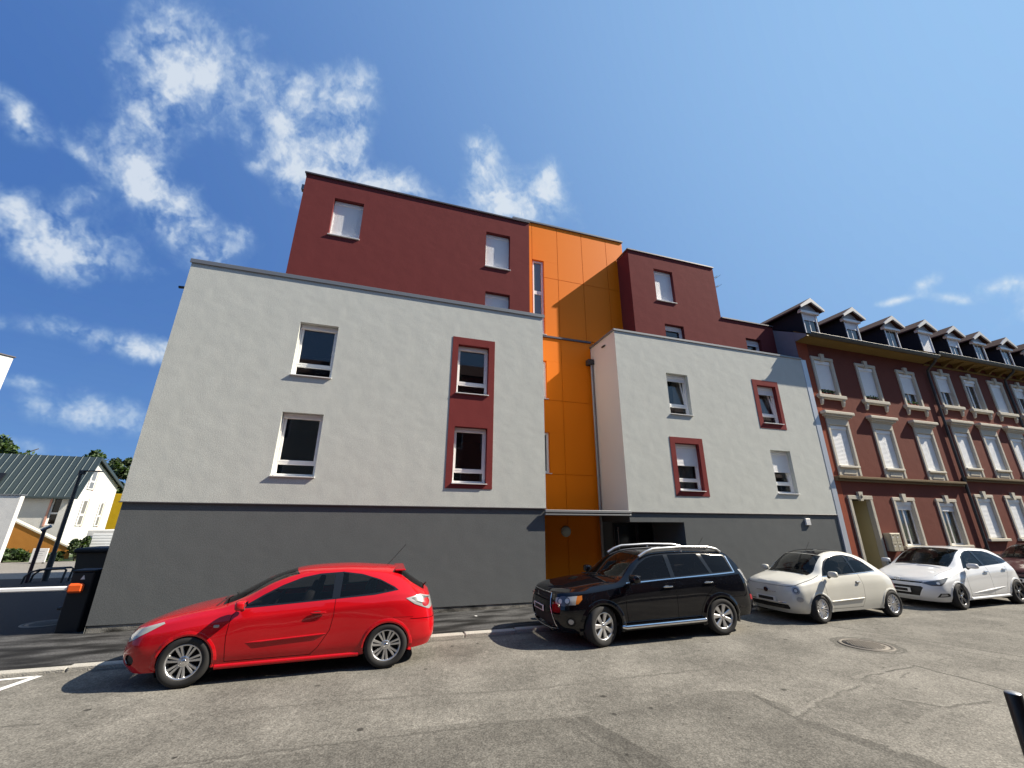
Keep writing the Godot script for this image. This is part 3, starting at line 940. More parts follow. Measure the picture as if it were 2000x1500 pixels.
	handle(car, 2.52, .83, M.red_paint)
	for s in [1.0, -1.0]:
		var rub := ST()
		var a := side_z(1.75, .50)
		tube(rub, [Vector3(1.62, .495, s * (a - .006)), Vector3(1.8, .50, s * (a + .006)), Vector3(2.58, .535, s * (side_z(2.58, .535) + .006)), Vector3(2.66, .54, s * (side_z(2.6, .535) - .004))], [.007, .014, .014, .007], 10)
		obj("rubbing_strip", rub, M.red_paint, car)
		var ind := ST()
		blob(ind, Vector3(1.22, .73, s * (side_z(1.22, .73) + .002)), Vector3(.035, .018, .008), .5)
		obj("side_indicator", ind, M.lamp_clear, car)
		var sill := ST()
		tube(sill, [Vector3(1.28, .215, s * .825), Vector3(3.14, .225, s * .825)], .034, 10)
		obj("sill_skirt", sill, M.red_paint, car)
	bar(car, "aerial", [Vector3(3.45, 1.385, 0), Vector3(3.52, 1.46, 0), Vector3(3.76, 1.74, 0)], .005, M.black_plastic, 6, false)
	var sp := ST()
	box(sp, 3.58, 3.76, 1.335, 1.365, -.50, .50, .012)
	obj("roof_spoiler", sp, M.red_paint, car)
	for z in [-.25, .25]:
		var wp := ST()
		tube(wp, [Vector3(1.08, .995, z - .2), Vector3(1.2, 1.05, z + .35)], .01, 6)
		obj("wiper", wp, M.black_plastic, car)
	var rw := ST()
	tube(rw, [Vector3(4.12, 1.04, .0), Vector3(4.14, 1.10, .18)], .012, 6)
	obj("rear_wiper", rw, M.black_plastic, car)
	cabin(car, 1.2, 3.5, .25, .95, .72, [1.95, 2.85], 1.14, 1.72)
	place_car(car, Vector2(-2.29, -7.42), Vector2(.33, -7.37), .91, 2.614, .88, .97)

func black_suv():
	var car := Node3D.new()
	car.name = "black_suv"
	add_child(car)
	tag(car, "black sport utility car with silver roof rails parked before the orange entrance", "car", "cars parked along the kerb")
	var P = M.black_paint
	var feats := []
	for x in [.93, 3.60]: feats.append({"n": "x", "m": null, "pr": 0, "poly": disc(Vector2(x, .345), .385), "vr": [-1, 4.2]})
	feats.append({"n": "front_side_window", "m": M.car_glass_dark, "pr": 0, "pair": true, "off": -.008, "vr": [3.9, 5.2], "poly": V([1.60,1.10, 2.52,1.14, 2.52,1.555, 2.3,1.545, 2.10,1.50, 1.9,1.40, 1.72,1.26])})
	feats.append({"n": "rear_door_window", "m": M.car_glass_dark, "pr": 0, "pair": true, "off": -.008, "vr": [3.9, 5.2], "poly": V([2.62,1.145, 3.48,1.18, 3.36,1.56, 3.28,1.565, 2.62,1.56])})
	feats.append({"n": "quarter_window", "m": M.car_glass_dark, "pr": 0, "pair": true, "off": -.008, "vr": [3.9, 5.2], "poly": V([3.56,1.18, 4.08,1.20, 4.06,1.50, 3.46,1.555])})
	feats.append({"n": "window_trim", "m": M.black_gloss, "pr": 0, "pair": true, "off": -.003, "vr": [3.9, 5.2], "poly": V([1.53,1.08, 4.10,1.185, 4.09,1.515, 3.45,1.575, 2.5,1.57, 2.28,1.56, 2.08,1.515, 1.88,1.415, 1.68,1.255])})
	for p in seam(V([1.50,1.062, 2.6,1.112, 4.12,1.172]), .018) + seam(V([4.12,1.172, 4.115,1.48]), .03):
		feats.append({"n": "window_chrome", "m": M.chrome, "pr": 0, "pair": true, "join": true, "off": .004, "vr": [3.6, 5.2], "poly": p})
	feats.append({"n": "windscreen", "m": M.car_glass, "pr": "uv", "off": -.006, "poly": V([5.15,5.35, 5.15,7.1, 7.9,7.1, 7.9,5.3])})
	feats.append({"n": "windscreen_trim", "m": M.black_gloss, "pr": "uv", "off": -.002, "poly": V([5.0,5.28, 5.0,7.1, 7.97,7.1, 7.97,5.2])})
	feats.append({"n": "rear_window", "m": M.car_glass_dark, "pr": "uv", "off": -.006, "poly": V([12.15,5.25, 12.15,7.1, 13.8,7.1, 13.8,5.3])})
	# front: headlights with amber corners, trapezoid grille in a chrome frame
	feats.append({"n": "indicator_lamp", "m": M.lamp_amber, "pr": 45, "pair": true, "off": .006, "ur": [0, 4.5], "vr": [2.2, 4.9], "poly": V([.93,.75, .985,.82, .975,.89, .90,.88, .885,.745])})
	for c in [[.60, .785], [.74, .80]]: feats.append({"n": "headlight_reflector", "m": M.reflector, "pr": 45, "pair": true, "off": .001, "ur": [0, 4.5], "vr": [2.2, 4.9], "poly": disc(Vector2(c[0], c[1]), .042, 18)})
	feats.append({"n": "headlight_inner_ring", "m": M.lamp_dark, "pr": 45, "pair": true, "off": .003, "ur": [0, 4.5], "vr": [2.2, 4.9], "poly": disc(Vector2(.67, .79), .085, 20, 1.5)})
	feats.append({"n": "headlight", "m": M.lamp_clear, "pr": 45, "pair": true, "off": .006, "ur": [0, 4.5], "vr": [2.2, 4.9], "poly": V([.50,.74, .60,.725, .89,.735, .905,.885, .60,.85, .50,.835])})
	feats.append({"n": "upper_grille", "m": M.black_plastic, "pr": 90, "off": -.03, "ur": [0, 2.4], "vr": [0, 4.4], "poly": V([-.50,.76, .50,.76, .43,.885, -.43,.885])})
	feats.append({"n": "bumper_bar", "m": P, "pr": 90, "off": .0, "ur": [0, 2.4], "vr": [0, 4.4], "poly": V([-.52,.56, .52,.56, .50,.76, -.50,.76])})
	feats.append({"n": "lower_grille", "m": M.black_plastic, "pr": 90, "off": -.03, "ur": [0, 2.4], "vr": [0, 4.4], "poly": V([-.60,.33, .60,.33, .52,.56, -.52,.56])})
	feats.append({"n": "fog_lamp", "m": M.lamp_clear, "pr": 45, "pair": true, "off": .004, "ur": [0, 4], "poly": disc(Vector2(.80, .45), .045, 16)})
	feats.append({"n": "fog_lamp_recess", "m": M.black_plastic, "pr": 45, "pair": true, "off": -.012, "ur": [0, 4], "poly": disc(Vector2(.80, .45), .08, 16)})
	feats.append({"n": "tail_light", "m": M.lamp_clear, "pr": 0, "pair": true, "off": .006, "ur": [12, 15], "vr": [2.6, 4.9], "poly": V([4.26,1.22, 4.38,1.0, 4.54,.92, 4.56,1.0, 4.40,1.22])})
	feats.append({"n": "rear_reflector", "m": M.lamp_red, "pr": 0, "pair": true, "off": .005, "ur": [12, 15], "vr": [1, 3.2], "poly": V([4.42,.62, 4.60,.60, 4.60,.70, 4.42,.72])})
	for p in seam(V([1.53,1.06, 1.44,.90, 1.42,.60, 1.46,.34]), .008) + seam(V([2.57,1.57, 2.57,.80, 2.56,.34]), .008) + seam(V([3.50,1.57, 3.56,1.15, 3.52,.95, 3.28,.75, 3.14,.55, 3.08,.34]), .008) + seam(V([1.46,.34, 3.08,.34]), .008):
		feats.append({"n": "door_gap", "m": M.black_plastic, "pr": 0, "pair": true, "join": true, "off": -.012, "vr": [-1, 5.2], "poly": p})
	for p in seam(V([1.2,4.75, 3.0,4.85, 4.9,5.0]), .022):
		feats.append({"n": "bonnet_gap", "m": M.black_plastic, "pr": "uv", "pair": true, "join": true, "off": -.012, "poly": p})
	feats.append({"n": "front_door", "m": P, "pr": 0, "pair": true, "vr": [-1, 4.1], "poly": V([1.46,.34, 2.56,.34, 2.57,1.13, 1.53,1.06, 1.44,.90, 1.42,.60])})
	feats.append({"n": "rear_door", "m": P, "pr": 0, "pair": true, "vr": [-1, 4.1], "poly": V([2.56,.34, 3.08,.34, 3.14,.55, 3.28,.75, 3.52,.95, 3.56,1.16, 2.57,1.13])})
	car_body(car, net_suv(), KV, feats, P)
	for x in [.93, 3.60]: arch(car, x, .345, .385, .86, P, .07, -.3, PI + .3, .022)
	underside(car, .5, 4.3, .26, .66)
	wheel(car, Vector3(.93, .35, .905), .352, .235, .22, "wedge", M.alloy, 1.0, .30)
	wheel(car, Vector3(.93, .35, -.905), .352, .235, .22, "wedge", M.alloy, -1.0, .30)
	for s in [1.0, -1.0]: wheel(car, Vector3(3.60, .35, s * .905), .352, .235, .22, "wedge", M.alloy, s)
	mirrors(car, Vector3(1.58, 1.16, 1.0), Vector3(.075, .08, .12), P)
	handle(car, 2.38, .97, M.chrome)
	handle(car, 3.36, 1.01, M.chrome)
	bar(car, "roof_rail", [Vector3(1.95, 1.535, .63), Vector3(2.12, 1.625, .625), Vector3(2.3, 1.68, .62), Vector3(3.0, 1.705, .61), Vector3(3.7, 1.685, .60), Vector3(3.92, 1.64, .595), Vector3(4.02, 1.575, .59)], .03, M.alloy, 12)
	bar(car, "rail_foot", [Vector3(3.0, 1.60, .605), Vector3(3.0, 1.70, .60)], .022, M.alloy)
	bar(car, "side_step", [Vector3(1.32, .315, .90), Vector3(1.36, .31, .945), Vector3(3.12, .33, .945), Vector3(3.16, .335, .90)], .038, M.chrome, 12)
	bar(car, "side_skirt", [Vector3(1.3, .28, .87), Vector3(3.2, .30, .87)], .05, M.black_plastic, 10)
	plate(car, -.004, .60)
	var fr := ST()
	var path := []
	for q in [[0.0, .905], [.22, .905], [.44, .90], [.465, .80], [.51, .66], [.55, .54], [.60, .38], [.61, .31], [.45, .285], [.22, .28], [0.0, .28]]: path.append(Vector3(nose_x(q[0], q[1]) - .006, q[1], q[0]))
	tube(fr, path, .011, 8)
	var flip := []
	for q in path: flip.append(Vector3(q.x, q.y, -q.z))
	tube(fr, flip, .011, 8)
	obj("grille_frame", fr, M.chrome, car)
	var lg := ST() # the three diamonds of the emblem
	for a in [0.0, TAU / 3, 2 * TAU / 3]:
		var u := Vector2(sin(a), cos(a))
		var v := Vector2(u.y, -u.x)
		var q := []
		for c in [Vector2.ZERO, u * .028 + v * .016, u * .056, u * .028 - v * .016]: q.append(Vector3(-.012, .84 + c.y, c.x))
		quad(lg, q[0], q[1], q[2], q[3])
	obj("front_emblem", lg, M.chrome, car)
	var slat := ST()
	box(slat, .005, .02, .80, .815, -.45, .45, .004)
	obj("grille_slat", slat, M.black_gloss, car)
	bar(car, "aerial", [Vector3(3.95, 1.65, 0), Vector3(4.12, 1.86, 0)], .005, M.black_plastic, 6, false)
	for z in [-.25, .25]:
		var wp := ST()
		tube(wp, [Vector3(1.17, 1.135, z - .2), Vector3(1.26, 1.175, z + .35)], .01, 6)
		obj("wiper", wp, M.black_plastic, car)
	cabin(car, 1.2, 4.0, .30, 1.08, .74, [1.95, 2.95], 1.33, 1.70)
	place_car(car, Vector2(4.03, -7.30), Vector2(6.60, -7.26), .93, 2.67, .905, .955)

func cream_city_car():
	var car := Node3D.new()
	car.name = "city_car"
	add_child(car)
	tag(car, "small rounded cream-white city car with round headlights and dark glass roof", "car", "cars parked along the kerb")
	var P = M.cream_paint
	var feats := []
	for x in [.70, 3.0]: feats.append({"n": "x", "m": null, "pr": 0, "poly": disc(Vector2(x, .285), .312), "vr": [-1, 4.2]})
	feats.append({"n": "door_window", "m": M.car_glass, "pr": 0, "pair": true, "off": -.008, "vr": [3.9, 5.2], "poly": V([1.05,.965, 2.02,1.0, 2.02,1.37, 1.7,1.36, 1.5,1.32, 1.33,1.23, 1.17,1.10])})
	feats.append({"n": "rear_side_window", "m": M.car_glass, "pr": 0, "pair": true, "off": -.008, "vr": [3.9, 5.2], "poly": V([2.09,1.0, 2.72,1.03, 2.70,1.06, 2.55,1.20, 2.35,1.31, 2.09,1.365])})
	feats.append({"n": "window_trim", "m": M.black_gloss, "pr": 0, "pair": true, "off": -.002, "vr": [3.9, 5.2], "poly": V([1.0,.945, 2.05,.982, 2.79,1.015, 2.74,1.07, 2.57,1.225, 2.35,1.33, 2.05,1.385, 1.7,1.375, 1.48,1.335, 1.3,1.245, 1.13,1.10])})
	for p in seam(V([.98,.935, 2.05,.972, 2.80,1.005]), .012):
		feats.append({"n": "window_chrome", "m": M.chrome, "pr": 0, "pair": true, "join": true, "off": .003, "vr": [3.6, 5.2], "poly": p})
	feats.append({"n": "windscreen", "m": M.car_glass, "pr": "uv", "off": -.006, "poly": V([4.25,5.35, 4.12,7.1, 6.95,7.1, 6.95,5.35])})
	feats.append({"n": "windscreen_trim", "m": M.black_gloss, "pr": "uv", "off": -.002, "poly": V([4.1,5.28, 3.98,7.1, 7.0,7.1, 7.0,5.3])})
	feats.append({"n": "glass_roof", "m": M.car_glass_dark, "pr": "uv", "off": .004, "poly": V([7.05,5.55, 7.05,7.1, 8.7,7.1, 8.7,5.55])})
	feats.append({"n": "rear_window", "m": M.car_glass, "pr": "uv", "off": -.006, "poly": V([10.1,5.3, 10.1,7.1, 11.3,7.1, 11.3,5.35])})
	feats.append({"n": "headlight_bulb", "m": M.reflector, "pr": 50, "pair": true, "off": .002, "ur": [0, 4], "vr": [1.8, 5], "poly": disc(Vector2(.615, .665), .034, 18, .95)})
	feats.append({"n": "headlight_inner_ring", "m": M.lamp_dark, "pr": 50, "pair": true, "off": .008, "ur": [0, 4], "vr": [1.8, 5], "poly": disc(Vector2(.615, .665), .05, 18, .95)})
	feats.append({"n": "headlight", "m": M.lamp_clear, "pr": 50, "pair": true, "off": .012, "ur": [0, 4], "vr": [1.8, 5], "poly": disc(Vector2(.615, .665), .078, 24, .95)})
	feats.append({"n": "headlight_ring", "m": M.reflector, "pr": 50, "pair": true, "off": .008, "ur": [0, 4], "vr": [1.8, 5], "poly": disc(Vector2(.615, .665), .096, 24, .95)})
	feats.append({"n": "lower_lamp", "m": M.lamp_clear, "pr": 50, "pair": true, "off": .008, "ur": [0, 4], "vr": [1.2, 4], "poly": disc(Vector2(.665, .49), .052, 20, 1.25)})
	feats.append({"n": "lower_grille", "m": M.black_plastic, "pr": 90, "off": -.02, "ur": [0, 2.4], "vr": [0, 3], "poly": V([-.50,.265, .50,.265, .52,.30, .50,.36, -.50,.36, -.52,.30])})
	for p in seam(V([.98,.94, .93,.80, .93,.45, 1.0,.27]), .007) + seam(V([2.10,.98, 2.14,.72, 2.10,.45, 2.0,.27]), .007) + seam(V([1.0,.272, 2.0,.272]), .007):
		feats.append({"n": "door_gap", "m": M.black_plastic, "pr": 0, "pair": true, "join": true, "off": -.01, "vr": [-1, 4.4], "poly": p})
	for p in seam(V([-.02,.735, .12,.735, .30,.80, .70,.89, .92,.955]), .008):
		feats.append({"n": "bonnet_gap", "m": M.black_plastic, "pr": 0, "pair": true, "join": true, "off": -.01, "vr": [2.8, 5.6], "ur": [0, 5], "poly": p})
	feats.append({"n": "door", "m": P, "pr": 0, "pair": true, "vr": [-1, 4.3], "poly": V([1.0,.272, 2.0,.272, 2.10,.45, 2.14,.72, 2.10,.985, .98,.94, .93,.80, .93,.45])})
	feats.append({"n": "tail_light", "m": M.lamp_red, "pr": 0, "pair": true, "off": .006, "ur": [11, 14], "vr": [2, 4.5], "poly": V([3.22,.62, 3.40,.60, 3.40,.80, 3.22,.80])})
	car_body(car, net_city(), KV_ROUND, feats, P)
	for x in [.70, 3.0]: arch(car, x, .285, .312, .77, P, .035)
	underside(car, .38, 3.2, .19, .56)
	for x in [.70, 3.0]:
		for s in [1.0, -1.0]: wheel(car, Vector3(x, .29, s * .81), .292, .20, .18, "many", M.alloy, s, .12 if x < 1 else 0.0)
	mirrors(car, Vector3(1.10, 1.0, .90), Vector3(.06, .065, .095), P)
	handle(car, 1.98, .80, M.chrome, .06)
	for s in [1.0, -1.0]:
		var rub := ST()
		tube(rub, [Vector3(1.02, .425, s * (side_z(1.05, .43) + .004)), Vector3(2.06, .455, s * (side_z(2.0, .455) + .004))], .016, 8)
		obj("rubbing_strip", rub, P, car)
		var ch := ST()
		tube(ch, [Vector3(.005, .395, s * .30), Vector3(.03, .395, s * .42), Vector3(.10, .398, s * .56), Vector3(.16, .40, s * .66)], .012, 8)
		obj("bumper_chrome", ch, M.chrome, car)
		var wk := ST()
		tube(wk, [Vector3(.012, .60, s * .05), Vector3(.02, .595, s * .26)], .007, 6)
		obj("nose_chrome", wk, M.chrome, car)
	var em := ST()
	lathe(em, Vector3(.02, .62, 0), Vector3(-1, 0, .0), [Vector2(.05, -.01), Vector2(.05, .01), Vector2(.042, .016), Vector2(0, .016)], 20)
	obj("front_emblem", em, M.emblem, car)
	plate(car, -.006, .44)
	var sl := ST()
	for k in 2: box(sl, .0, .02, .285 + .03 * k, .292 + .03 * k, -.45, .45)
	obj("grille_slats", sl, M.black_gloss, car)
	bar(car, "aerial", [Vector3(1.55, 1.46, 0), Vector3(1.72, 1.66, 0)], .004, M.black_plastic, 6, false)
	for z in [-.22, .2]:
		var wp := ST()
		tube(wp, [Vector3(.74, 1.0, z - .2), Vector3(.82, 1.05, z + .3)], .008, 6)
		obj("wiper", wp, M.black_plastic, car)
	cabin(car, .75, 2.9, .24, .93, .64, [1.45, 2.2], 1.14, 1.22)
	place_car(car, Vector2(9.30, -7.32), Vector2(11.50, -7.32), .70, 2.30, .815, .99)

func five_door(called: String, label: String, P: Material, front: Vector2, rear: Vector2, dark_wheels: Material):
	var car := Node3D.new()
	car.name = called
	add_child(car)
	tag(car, label, "car", "cars parked along the kerb")
	var feats := []
	for x in [.83, 3.40]: feats.append({"n": "x", "m": null, "pr": 0, "poly": disc(Vector2(x, .30), .335), "vr": [-1, 4.2]})
	feats.append({"n": "front_side_window", "m": M.car_glass, "pr": 0, "pair": true, "off": -.008, "vr": [3.9, 5.2], "poly": V([1.45,.975, 2.28,1.01, 2.28,1.365, 2.1,1.36, 1.9,1.305, 1.7,1.21])})
	feats.append({"n": "rear_door_window", "m": M.car_glass, "pr": 0, "pair": true, "off": -.008, "vr": [3.9, 5.2], "poly": V([2.37,1.015, 3.1,1.05, 3.06,1.30, 2.9,1.345, 2.37,1.37])})
	feats.append({"n": "quarter_window", "m": M.car_glass_dark, "pr": 0, "pair": true, "off": -.006, "vr": [3.9, 5.2], "poly": V([3.15,1.055, 3.55,1.09, 3.50,1.14, 3.12,1.285])})
	feats.append({"n": "window_trim", "m": M.black_gloss, "pr": 0, "pair": true, "off": -.002, "vr": [3.9, 5.2], "poly": V([1.38,.955, 3.2,1.035, 3.62,1.075, 3.52,1.155, 3.1,1.32, 2.9,1.362, 2.3,1.388, 2.1,1.378, 1.88,1.322, 1.66,1.225])})
	feats.append({"n": "windscreen", "m": M.car_glass, "pr": "uv", "off": -.006, "poly": V([5.15,5.35, 5.05,7.1, 7.9,7.1, 7.9,5.3])})
	feats.append({"n": "windscreen_trim", "m": M.black_gloss, "pr": "uv", "off": -.002, "poly": V([5.0,5.28, 4.9,7.1, 7.97,7.1, 7.97,5.2])})
	feats.append({"n": "rear_window", "m": M.car_glass_dark, "pr": "uv", "off": -.006, "poly": V([11.2,5.25, 11.2,7.1, 12.8,7.1, 12.8,5.3])})
	feats.append({"n": "headlight_reflector", "m": M.reflector, "pr": 45, "pair": true, "off": .003, "ur": [0, 4.5], "vr": [2.2, 5.2], "poly": disc(Vector2(.70, .625), .035, 16)})
	feats.append({"n": "headlight", "m": M.lamp_dark, "pr": 45, "pair": true, "off": .006, "ur": [0, 4.5], "vr": [2.2, 5.2], "poly": V([.38,.615, .56,.56, .74,.57, .88,.66, 1.0,.765, .82,.735, .58,.665])})
	feats.append({"n": "upper_grille", "m": M.black_gloss, "pr": 90, "off": -.012, "ur": [0, 2.2], "vr": [0, 5], "poly": V([-.46,.605, .46,.605, .50,.64, -.50,.64])})
	feats.append({"n": "main_grille", "m": M.black_plastic, "pr": 90, "off": -.03, "ur": [0, 2.2], "vr": [0, 5], "poly": V([-.40,.30, .40,.30, .50,.50, .46,.53, -.46,.53, -.50,.50])})
	feats.append({"n": "fog_lamp", "m": M.lamp_clear, "pr": 45, "pair": true, "off": .002, "ur": [0, 4], "vr": [0, 3], "poly": V([.66,.31, .84,.335, .82,.375, .70,.375])})
	feats.append({"n": "fog_lamp_surround", "m": M.black_plastic, "pr": 45, "pair": true, "off": -.008, "ur": [0, 4], "vr": [0, 3], "poly": V([.60,.29, .84,.31, .96,.335, .86,.395, .68,.39])})
	feats.append({"n": "tail_light", "m": M.lamp_red, "pr": 0, "pair": true, "off": .006, "ur": [11, 14], "vr": [2.4, 4.6], "poly": V([3.62,.95, 3.80,.80, 3.92,.78, 3.88,.92, 3.74,.98])})
	for p in seam(V([1.40,.955, 1.29,.82, 1.27,.55, 1.30,.29]), .008) + seam(V([2.325,1.38, 2.325,.70, 2.31,.29]), .008) + seam(V([3.17,1.32, 3.20,.98, 3.10,.72, 2.95,.50, 2.88,.29]), .008) + seam(V([1.30,.29, 2.88,.29]), .008):
		feats.append({"n": "door_gap", "m": M.black_plastic, "pr": 0, "pair": true, "join": true, "off": -.012, "vr": [-1, 5.2], "poly": p})
	for p in seam(V([2.2,4.75, 3.0,4.85, 4.9,5.0]), .022):
		feats.append({"n": "bonnet_gap", "m": M.black_plastic, "pr": "uv", "pair": true, "join": true, "off": -.012, "poly": p})
	feats.append({"n": "front_door", "m": P, "pr": 0, "pair": true, "vr": [-1, 4.2], "poly": V([1.30,.29, 2.31,.29, 2.325,1.01, 1.40,.955, 1.29,.82, 1.27,.55])})
	feats.append({"n": "rear_door", "m": P, "pr": 0, "pair": true, "vr": [-1, 4.2], "poly": V([2.31,.29, 2.88,.29, 2.95,.50, 3.10,.72, 3.20,.98, 3.19,1.05, 2.325,1.01])})
	car_body(car, net_hatch_five(), KV, feats, P)
	for x in [.83, 3.40]: arch(car, x, .30, .335, .83, P, .035)
	underside(car, .42, 3.7, .19, .60)
	for x in [.83, 3.40]:
		for s in [1.0, -1.0]: wheel(car, Vector3(x, .31, s * .868), .312, .21, .20, "five", dark_wheels, s, .10 if x < 1 else 0.0)
	mirrors(car, Vector3(1.42, 1.03, .97), Vector3(.065, .065, .11), P)
	handle(car, 2.16, .86, M.chrome)
	handle(car, 3.02, .90, M.chrome)
	for s in [1.0, -1.0]:
		var sk := ST()
		tube(sk, [Vector3(1.25, .235, s * (.835)), Vector3(2.95, .25, s * (.835))], .03, 8)
		obj("sill_skirt", sk, P, car)
		var cr := ST()
		tube(cr, [Vector3(1.35, .36, s * (side_z(1.35, .36) - .006)), Vector3(2.2, .42, s * (side_z(2.2, .42) + .004)), Vector3(2.9, .47, s * (side_z(2.9, .47) - .006))], [.008, .022, .008], 8)
		obj("door_swage", cr, P, car)
	var em := ST()
	var ring := []
	for i in 25: ring.append(Vector3(.035, .665 + sin(TAU * i / 24) * .034, cos(TAU * i / 24) * .065))
	tube(em, ring, .006, 6, false)
	for z in [-.022, .022]: tube(em, [Vector3(.033, .642, z - .006), Vector3(.035, .69, z + .006)], .006, 6)
	tube(em, [Vector3(.033, .663, -.024), Vector3(.033, .669, .024)], .006, 6)
	obj("front_emblem", em, M.chrome, car)
	plate(car, -.008, .42)
	for z in [-.25, .22]:
		var wp := ST()
		tube(wp, [Vector3(1.03, 1.03, z - .2), Vector3(1.12, 1.08, z + .33)], .009, 6)
		obj("wiper", wp, M.black_plastic, car)
	cabin(car, 1.05, 3.4, .25, .96, .70, [1.80, 2.65], 1.18, 1.55)
	place_car(car, front, rear, .83, 2.57, .868, .96)
# ---------------------------------------------------------------- surfaces
func stucco(color: Color, relief := 1.0, spots := 0.10) -> StandardMaterial3D:
	var m := mat(color, 0.92, 0.0, 0.3)
	m.albedo_texture = M.stucco_tone
	m.heightmap_enabled = true
	m.heightmap_texture = M.stucco_height
	m.heightmap_scale = relief
	triplanar(m, 3.1)
	return m

func materials():
	# uneven trowelled render: broad waves and a fine grain
	var broad := noise_image(1024, FastNoiseLite.TYPE_SIMPLEX_SMOOTH, 0.0045, 3, 3)
	var fine := noise_image(1024, FastNoiseLite.TYPE_SIMPLEX_SMOOTH, 0.12, 2, 5)
	var a := broad.get_data()
	var b := fine.get_data()
	var tone := PackedByteArray(); tone.resize(a.size())
	for i in a.size():
		tone[i] = clampi(int(232 + (a[i] - 128) * 0.03 + (b[i] - 128) * 0.22), 0, 255)
		a[i] = clampi(int(128 + (a[i] - 128) * 0.72 + (b[i] - 128) * 0.24), 0, 255)
	M.stucco_height = ImageTexture.create_from_image(Image.create_from_data(1024, 1024, false, Image.FORMAT_L8, a))
	M.stucco_tone = ImageTexture.create_from_image(Image.create_from_data(1024, 1024, false, Image.FORMAT_L8, tone))
	M.wall_white = stucco(lin(.67, .69, .645), .6)
	M.wall_grey = stucco(lin(.155, .165, .168), .4)
	M.wall_maroon = stucco(lin(.19, .042, .042), .5)
	M.frame_maroon = stucco(lin(.24, .045, .044), .5)
	M.old_red = stucco(lin(.20, .064, .047), .6)
	M.terracotta = stucco(lin(.36, .095, .052), .6)
	M.concrete = stucco(lin(.30, .29, .26), 2.0)
	M.stone = stucco(lin(.72, .67, .56), .5)
	M.cream = stucco(lin(.62, .58, .48), 1.0)
	M.ochre = stucco(lin(.56, .49, .28), .6)
	M.gable_grey = stucco(lin(.30, .28, .31), 1.0)
	M.house_white = stucco(lin(.78, .78, .76), .8)
	M.yellow = stucco(lin(.75, .48, .02), .6)
	M.ramp_orange = stucco(lin(.50, .22, .05), .8)
	M.room = mat(lin(.20, .20, .20), .9)
	M.curtain = mat(lin(.35, .34, .31), .9)
	M.pvc = mat(lin(.84, .84, .83), .35)
	M.shutter = mat(lin(.82, .83, .84), .45)
	M.window_glass = glass(lin(.01, .012, .014), .32)
	M.orange = mat(lin(.90, .215, .003), .5, 0.0, .3)
	M.side_bounce_tint = mat(lin(.74, .68, .60), .7)  # wing side wall, warm light bounced off the orange tower painted into its colour
	M.coping = mat(lin(.20, .21, .22), .4, .35)
	M.coping_dark = mat(lin(.10, .09, .10), .45, .3)
	M.zinc = mat(lin(.34, .35, .36), .42, .6)
	M.zinc_dark = mat(lin(.055, .055, .055), .5, .3)
	M.joint_cover = mat(lin(.52, .55, .60), .35, .3)
	M.slate = stucco(lin(.030, .030, .036), .8)
	M.tiles = stucco(lin(.10, .05, .04), 1.0)
	M.door_dark = mat(lin(.012, .012, .014), .3)
	M.soffit = stucco(lin(.24, .155, .05), .6)
	M.roof_metal = mat(lin(.045, .065, .072), .4, .25)
	M.marking = mat(lin(.70, .70, .67), .8)
	M.cast_iron = mat(lin(.15, .135, .115), .7, .3)
	M.letter = mat(lin(.42, .38, .28), .5)
	M.shutter_dark = mat(lin(.25, .25, .26), .7)
	M.bollard = mat(lin(.010, .011, .013), .38)
	M.grass = mat(lin(.05, .085, .025), .9)
	# asphalt: a grain of stones
	var stones := noise_image(1024, FastNoiseLite.TYPE_CELLULAR, 0.10, 1, 9, 1)
	var grit := noise_image(1024, FastNoiseLite.TYPE_SIMPLEX_SMOOTH, 0.035, 4, 12)
	var sd := stones.get_data()
	var gd := grit.get_data()
	var col := PackedByteArray(); col.resize(sd.size())
	for i in sd.size():
		col[i] = clampi(int(205 + (sd[i] - 128) * 0.26 + (gd[i] - 128) * 0.16), 30, 255)
	M.grain = ImageTexture.create_from_image(Image.create_from_data(1024, 1024, false, Image.FORMAT_L8, col))
	M.grain_height = ImageTexture.create_from_image(stones)
	M.road = asphalt(lin(.345, .328, .288), .08)
	M.road.detail_enabled = true
	M.road.detail_blend_mode = BaseMaterial3D.BLEND_MODE_MUL
	M.road.detail_uv_layer = BaseMaterial3D.DETAIL_UV_2
	M.road.detail_albedo = road_picture()
	M.pavement = asphalt(lin(.13, .13, .13), .12)
	var worn := noise_image(512, FastNoiseLite.TYPE_SIMPLEX_SMOOTH, 0.008, 4, 31)
	M.concrete.detail_enabled = true
	M.concrete.detail_blend_mode = BaseMaterial3D.BLEND_MODE_MUL
	M.concrete.detail_uv_layer = BaseMaterial3D.DETAIL_UV_2
	M.concrete.detail_albedo = grey_texture(worn, .25, 1.25)
	M.concrete.uv2_triplanar = true
	M.concrete.uv2_world_triplanar = true
	M.concrete.uv2_scale = Vector3(.35, .9, .35)
	M.pavement.detail_enabled = true
	M.pavement.detail_blend_mode = BaseMaterial3D.BLEND_MODE_MUL
	M.pavement.detail_uv_layer = BaseMaterial3D.DETAIL_UV_2
	M.pavement.detail_albedo = grey_texture(worn, .15, 1.3)
	M.pavement.uv2_triplanar = true
	M.pavement.uv2_world_triplanar = true
	M.pavement.uv2_scale = Vector3(.16, .16, .5)
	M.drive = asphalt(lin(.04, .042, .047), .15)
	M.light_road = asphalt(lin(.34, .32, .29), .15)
	M.kerb = stucco(lin(.50, .48, .43), 2.5)

func asphalt(color: Color, relief: float) -> StandardMaterial3D:
	var m := mat(color, 0.9, 0.0, 0.35)
	m.albedo_texture = M.grain
	m.heightmap_enabled = true
	m.heightmap_texture = M.grain_height
	m.heightmap_scale = relief
	triplanar(m, 1.3)
	return m

func ground_y(x: float) -> float:
	return clampf(0.01 * (x - 5.0), -0.2, 0.05)

